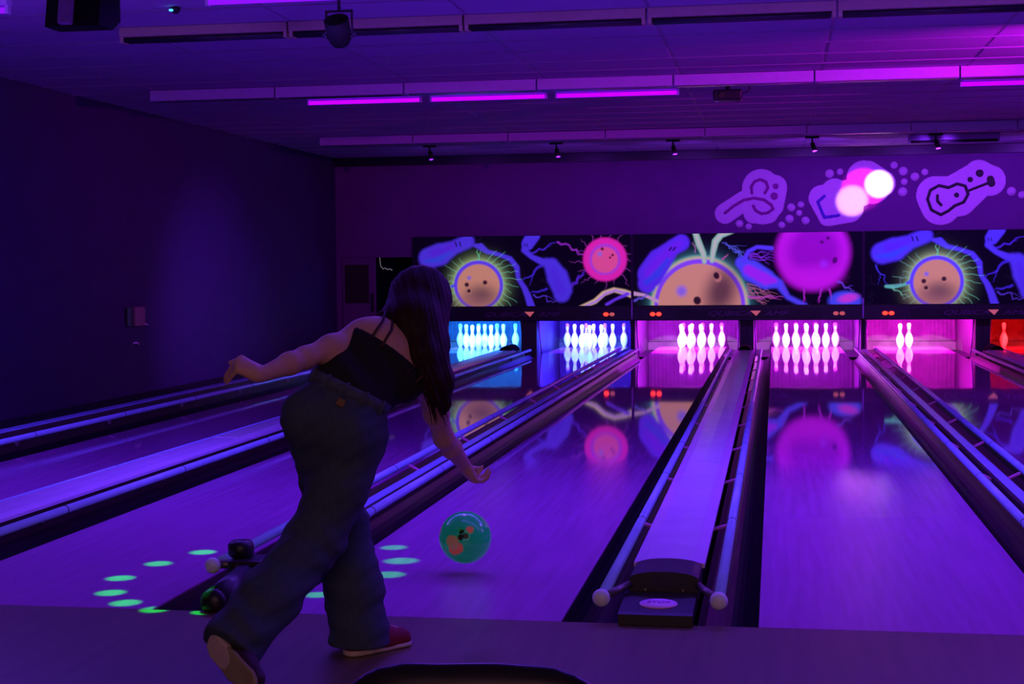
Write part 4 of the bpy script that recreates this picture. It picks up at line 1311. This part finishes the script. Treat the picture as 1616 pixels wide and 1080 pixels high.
# jeans
f = Field((-1.40, -1.25, -0.02), (-0.70, -0.25, 1.02), 0.007)
f.ell(PELV - pu * 0.01, (0.150, 0.122, 0.128), PM, 0.05)
f.ell(PELV + pu * 0.10, (0.134, 0.100, 0.10), PM, 0.05)
for h_, sx in ((LHIP, -1), (RHIP, 1)):
    f.ell(PELV + pr_ * (0.068 * sx - 0.012) - pf * 0.062 - pu * 0.045, (0.088, 0.080, 0.096), PM, 0.035)
f.chain([LHIP, LHIP * 0.5 + LKNE * 0.5, LKNE, LKNE * 0.45 + LANK * 0.55, LANK - np.array((0, 0, 0.10))], [0.100, 0.092, 0.086, 0.094, 0.104], 0.04)
f.chain([RHIP, RHIP * 0.5 + RKNE * 0.5, RKNE, RKNE * 0.45 + RANK * 0.55, RANK + unit(RANK - RKNE) * 0.08], [0.096, 0.094, 0.090, 0.092, 0.098], 0.04)
X, Y, Z = f.grid()
# folds
f.D += (0.0035 * np.sin(Z * 62 + X * 35 + 2 * np.sin(X * 17 + Y * 11)) * np.clip((0.62 - Z) / 0.3, 0, 1) + 0.002 * np.sin(Z * 110 - X * 60)).astype(np.float32)
f.plane(PELV + pu * 0.098, pu)
# hems: cut each leg square to its shin
nl = unit((0.10, 0.05, -0.99)); nr = unit(RANK - RKNE)
hemL = np.array((-0.945, -0.52, 0.028)); hemR = RANK + nr * 0.012
f.D = np.maximum(f.D, np.where(Y > -0.86, -(Z - 0.026), -9)).astype(np.float32)
dr_ = (X - hemR[0]) * nr[0] + (Y - hemR[1]) * nr[1] + (Z - hemR[2]) * nr[2]
f.D = np.maximum(f.D, np.where(Y < -0.70, dr_, -9)).astype(np.float32)
jeans = f.mesh('jeans', M_denim, woman, 2)
# waistband, belt loops, pockets, leather tag
def ringpts(c, a, b, M, n=36):
    return [c + M[0] * a * math.cos(2 * PI * i / n) + M[1] * b * math.sin(2 * PI * i / n) for i in range(n)]
def band(c, a, b, M, h, name, m, parent, thick=0.006):
    bm_ = MB()
    rings = []
    for dz, g in ((0, 0), (0, thick), (h, thick), (h, 0)):
        rings.append([bm_.bm.verts.new(Vector(p)) for p in ringpts(c + M[2] * dz, a + g, b + g, M)])
    n = len(rings[0])
    for k in range(4):
        r0, r1 = rings[k], rings[(k + 1) % 4]
        for i in range(n):
            bm_.bm.faces.new((r0[i], r0[(i + 1) % n], r1[(i + 1) % n], r1[i])).smooth = True
    return bm_.build(name, m, parent)
band(PELV + pu * 0.060, 0.1400, 0.1100, PM, 0.039, 'waistband', M_denim2, jeans, 0.0025)
for a in (-150, -118, -90, -62, -30):
    p = PELV + pu * 0.054 + pr_ * 0.143 * math.cos(R(a)) + pf * 0.113 * math.sin(R(a))
    MB().path([p, p + pu * 0.050], 0.0055, 6).build('belt_loop', M_denim2, jeans)
def onback(a, b):      # a point on the seat of the jeans
    return PELV + pr_ * a + pu * b - pf * (0.128 - 0.9 * (abs(a) - 0.07) ** 2 + 0.0)
# black top
f = Field((-1.16, -0.75, 0.72), (-0.60, -0.15, 1.16), 0.006)
f.ell(WAIST - tu * 0.005, (0.134, 0.100, 0.125), TM, 0.05)
f.ell(PELV + pu * 0.07, (0.132, 0.104, 0.09), PM, 0.05)
f.ell(CHEST + tu * 0.006, (0.166, 0.113, 0.150), TM, 0.05)
X, Y, Z = f.grid()
f.D += (0.0022 * np.sin(70 * (tu[0] * X + tu[1] * Y + tu[2] * Z) + 25 * (tr_[0] * X + tr_[2] * Z))).astype(np.float32)
f.plane(CHEST + tu * 0.012, unit(tu * 0.97 - tf * 0.10 - tr_ * 0.12))
f.plane(PELV + pu * 0.060, -pu)
top = f.mesh('black_top', M_top, woman, 2)
top['label'] = 'black backless top'
# thin straps over the back of the shoulders
backp = lambda a, b, o=0.0: CHEST + tr_ * a + tu * b - tf * o
for sgn, a0, a1 in ((-1, -0.105, -0.120), (-1, -0.060, -0.085), (1, 0.060, 0.085), (1, 0.105, 0.118)):
    pts = [backp(a0, -0.030, 0.104), backp(a0 * 0.6 + a1 * 0.4, 0.045, 0.092), backp(a1, 0.098, 0.050), backp(a1, 0.110, 0.0), backp(a1, 0.095, -0.05), backp(a0, -0.03, -0.105)]
    MB().path(pts, 0.0045, 8).build('strap', M_strap, top)
# hair
f = Field((-1.00, -0.66, 0.70), (-0.58, -0.10, 1.32), 0.005)
f.ell(HEAD + hu * 0.020 - hf * 0.022, (0.092, 0.098, 0.108), HM, 0.02)
f.chain([HEAD + hu * 0.04 - hf * 0.04, np.array((-0.785, -0.40, 1.09)), np.array((-0.748, -0.445, 0.99)), np.array((-0.706, -0.44, 0.89)), np.array((-0.682, -0.41, 0.79))], [0.093, 0.084, 0.058, 0.028, 0.010], 0.04)
f.chain([HEAD - hf * 0.05, np.array((-0.848, -0.395, 1.085)), np.array((-0.868, -0.44, 1.05))], [0.088, 0.05, 0.014], 0.04)
f.chain([HEAD - hf * 0.03 + hr * 0.04, np.array((-0.725, -0.38, 1.02)), np.array((-0.678, -0.41, 0.90)), np.array((-0.668, -0.41, 0.82))], [0.078, 0.050, 0.026, 0.010], 0.04)
f.ell(HEAD + hf * 0.085 - hu * 0.030, (0.056, 0.060, 0.090), HM, 0.0, 'sub')
X, Y, Z = f.grid()
ph = (X + 0.25 * Z) * 420 + 3 * np.sin(Z * 14 + X * 9) + Y * 120
f.D += (0.0014 * np.sin(ph) + 0.0012 * np.sin(ph * 0.37 + 1)).astype(np.float32)
hair = f.mesh('hair', M_hair, woman, 1)
rng = random.Random(11)
lk = MB()
for k in range(40):
    t = rng.random()
    a = np.array((-0.77 + 0.08 * (rng.random() - 0.3), -0.46 - 0.03 * rng.random(), 1.05 - 0.10 * rng.random()))
    e_ = np.array((-0.715 + 0.055 * rng.random(), -0.475 + 0.03 * rng.random(), 0.90 - 0.15 * rng.random()))
    m_ = (a + e_) / 2 + np.array((0.02 * (rng.random() - 0.5), -0.035, 0.01))
    pts = [(1 - s_) ** 2 * a + 2 * s_ * (1 - s_) * m_ + s_ * s_ * e_ for s_ in np.linspace(0, 1, 8)]
    lk.path([Vector(p) for p in pts], [0.005, 0.0055, 0.005, 0.0045, 0.004, 0.003, 0.002, 0.001], 6)
lk.build('hair_strands', M_hair, hair)['kind'] = 'stuff'
# leather tag on the seat
tg = MB().box((-0.014, -0.004, -0.012), (0.014, 0.004, 0.012), 0.003).build('leather_tag', M_patch, jeans)
def place_on(o, p, M):
    m4 = Matrix.Identity(4)
    for i in range(3):
        for j in range(3):
            m4[j][i] = M[i][j]
    m4.translation = Vector(p)
    o.matrix_local = Matrix.Translation(-woman.location) @ m4 if False else m4

# everything of the woman was modelled in room coordinates: undo the root offset
for ch in woman.children:
    ch.location = -Vector(woman.location)
tg_p = PELV + pr_ * 0.005 + pu * 0.035 - pf * 0.128
place_on(tg, tg_p, PM)

# shoes
def shoe(label, heel, toe, upv, mu, ms, width=0.043):
    """bowling shoe: upper with sole, toe band and laces"""
    heel = np.array(heel, float); toe = np.array(toe, float)
    fx = unit(toe - heel); up = unit(np.array(upv, float) - fx * (np.array(upv, float) @ fx)); sd = np.cross(fx, up)
    L = np.linalg.norm(toe - heel)
    W = lambda a, b, c: heel + fx * a * L + sd * b + up * c
    lo = np.minimum(heel, toe) - 0.14; hi = np.maximum(heel, toe) + 0.14
    g = Field(lo, hi, 0.005)
    g.cone(W(0.15, 0, 0.030), W(0.55, 0, 0.030), 0.037, 0.044, 0.02)
    g.cone(W(0.55, 0, 0.030), W(0.84, 0.004, 0.024), 0.044, 0.038, 0.02)
    g.cone(W(0.15, 0, 0.035), W(0.22, 0, 0.080), 0.035, 0.034, 0.02)
    g.cone(W(0.30, 0, 0.065), W(0.62, 0, 0.042), 0.033, 0.034, 0.02)
    g.plane(W(0, 0, 0.012), -up)
    up_o = g.mesh('shoe', mu, woman, 2)
    up_o['label'] = label
    g = Field(lo, hi, 0.005)
    g.cone(W(0.15, 0, 0.0), W(0.50, -0.002, 0.0), 0.041, 0.047, 0.01)
    g.cone(W(0.50, -0.002, 0.0), W(0.84, 0.004, 0.0), 0.047, 0.042, 0.01)
    g.plane(W(0, 0, 0.016), up); g.plane(W(0, 0, 0.001), -up)
    so = g.mesh('sole', ms, up_o, 1)
    hb_ = Field(lo, hi, 0.005)
    hb_.cone(W(0.15, 0, 0.0), W(0.30, 0, 0.0), 0.043, 0.045, 0.01)
    hb_.plane(W(0, 0, 0.026), up); hb_.plane(W(0, 0, 0.0005), -up)
    hb_.mesh('heel_block', M_shoewhite, up_o, 1)
    for a in (0.42, 0.50, 0.58):
        z = 0.085 - (a - 0.42) * 0.12
        MB().path([Vector(W(a, -0.028, z - 0.006)), Vector(W(a + 0.01, 0, z + 0.012)), Vector(W(a, 0.028, z - 0.006))], 0.0035, 6).build('lace', M_shoewhite, up_o)
    up_o.location = -Vector(woman.location)
    return up_o
shoe('red bowling shoe on the sliding foot', (-0.985, -0.580, 0.0), (-0.818, -0.378, 0.0), (0, 0, 1), M_shoered, M_shoewhite)
shoe('dark bowling shoe with tan sole on the trailing foot', (-1.285, -1.030, 0.148), (-1.100, -1.155, 0.042), (0.55, 0.80, 0.03), M_shoedark, M_soletan)
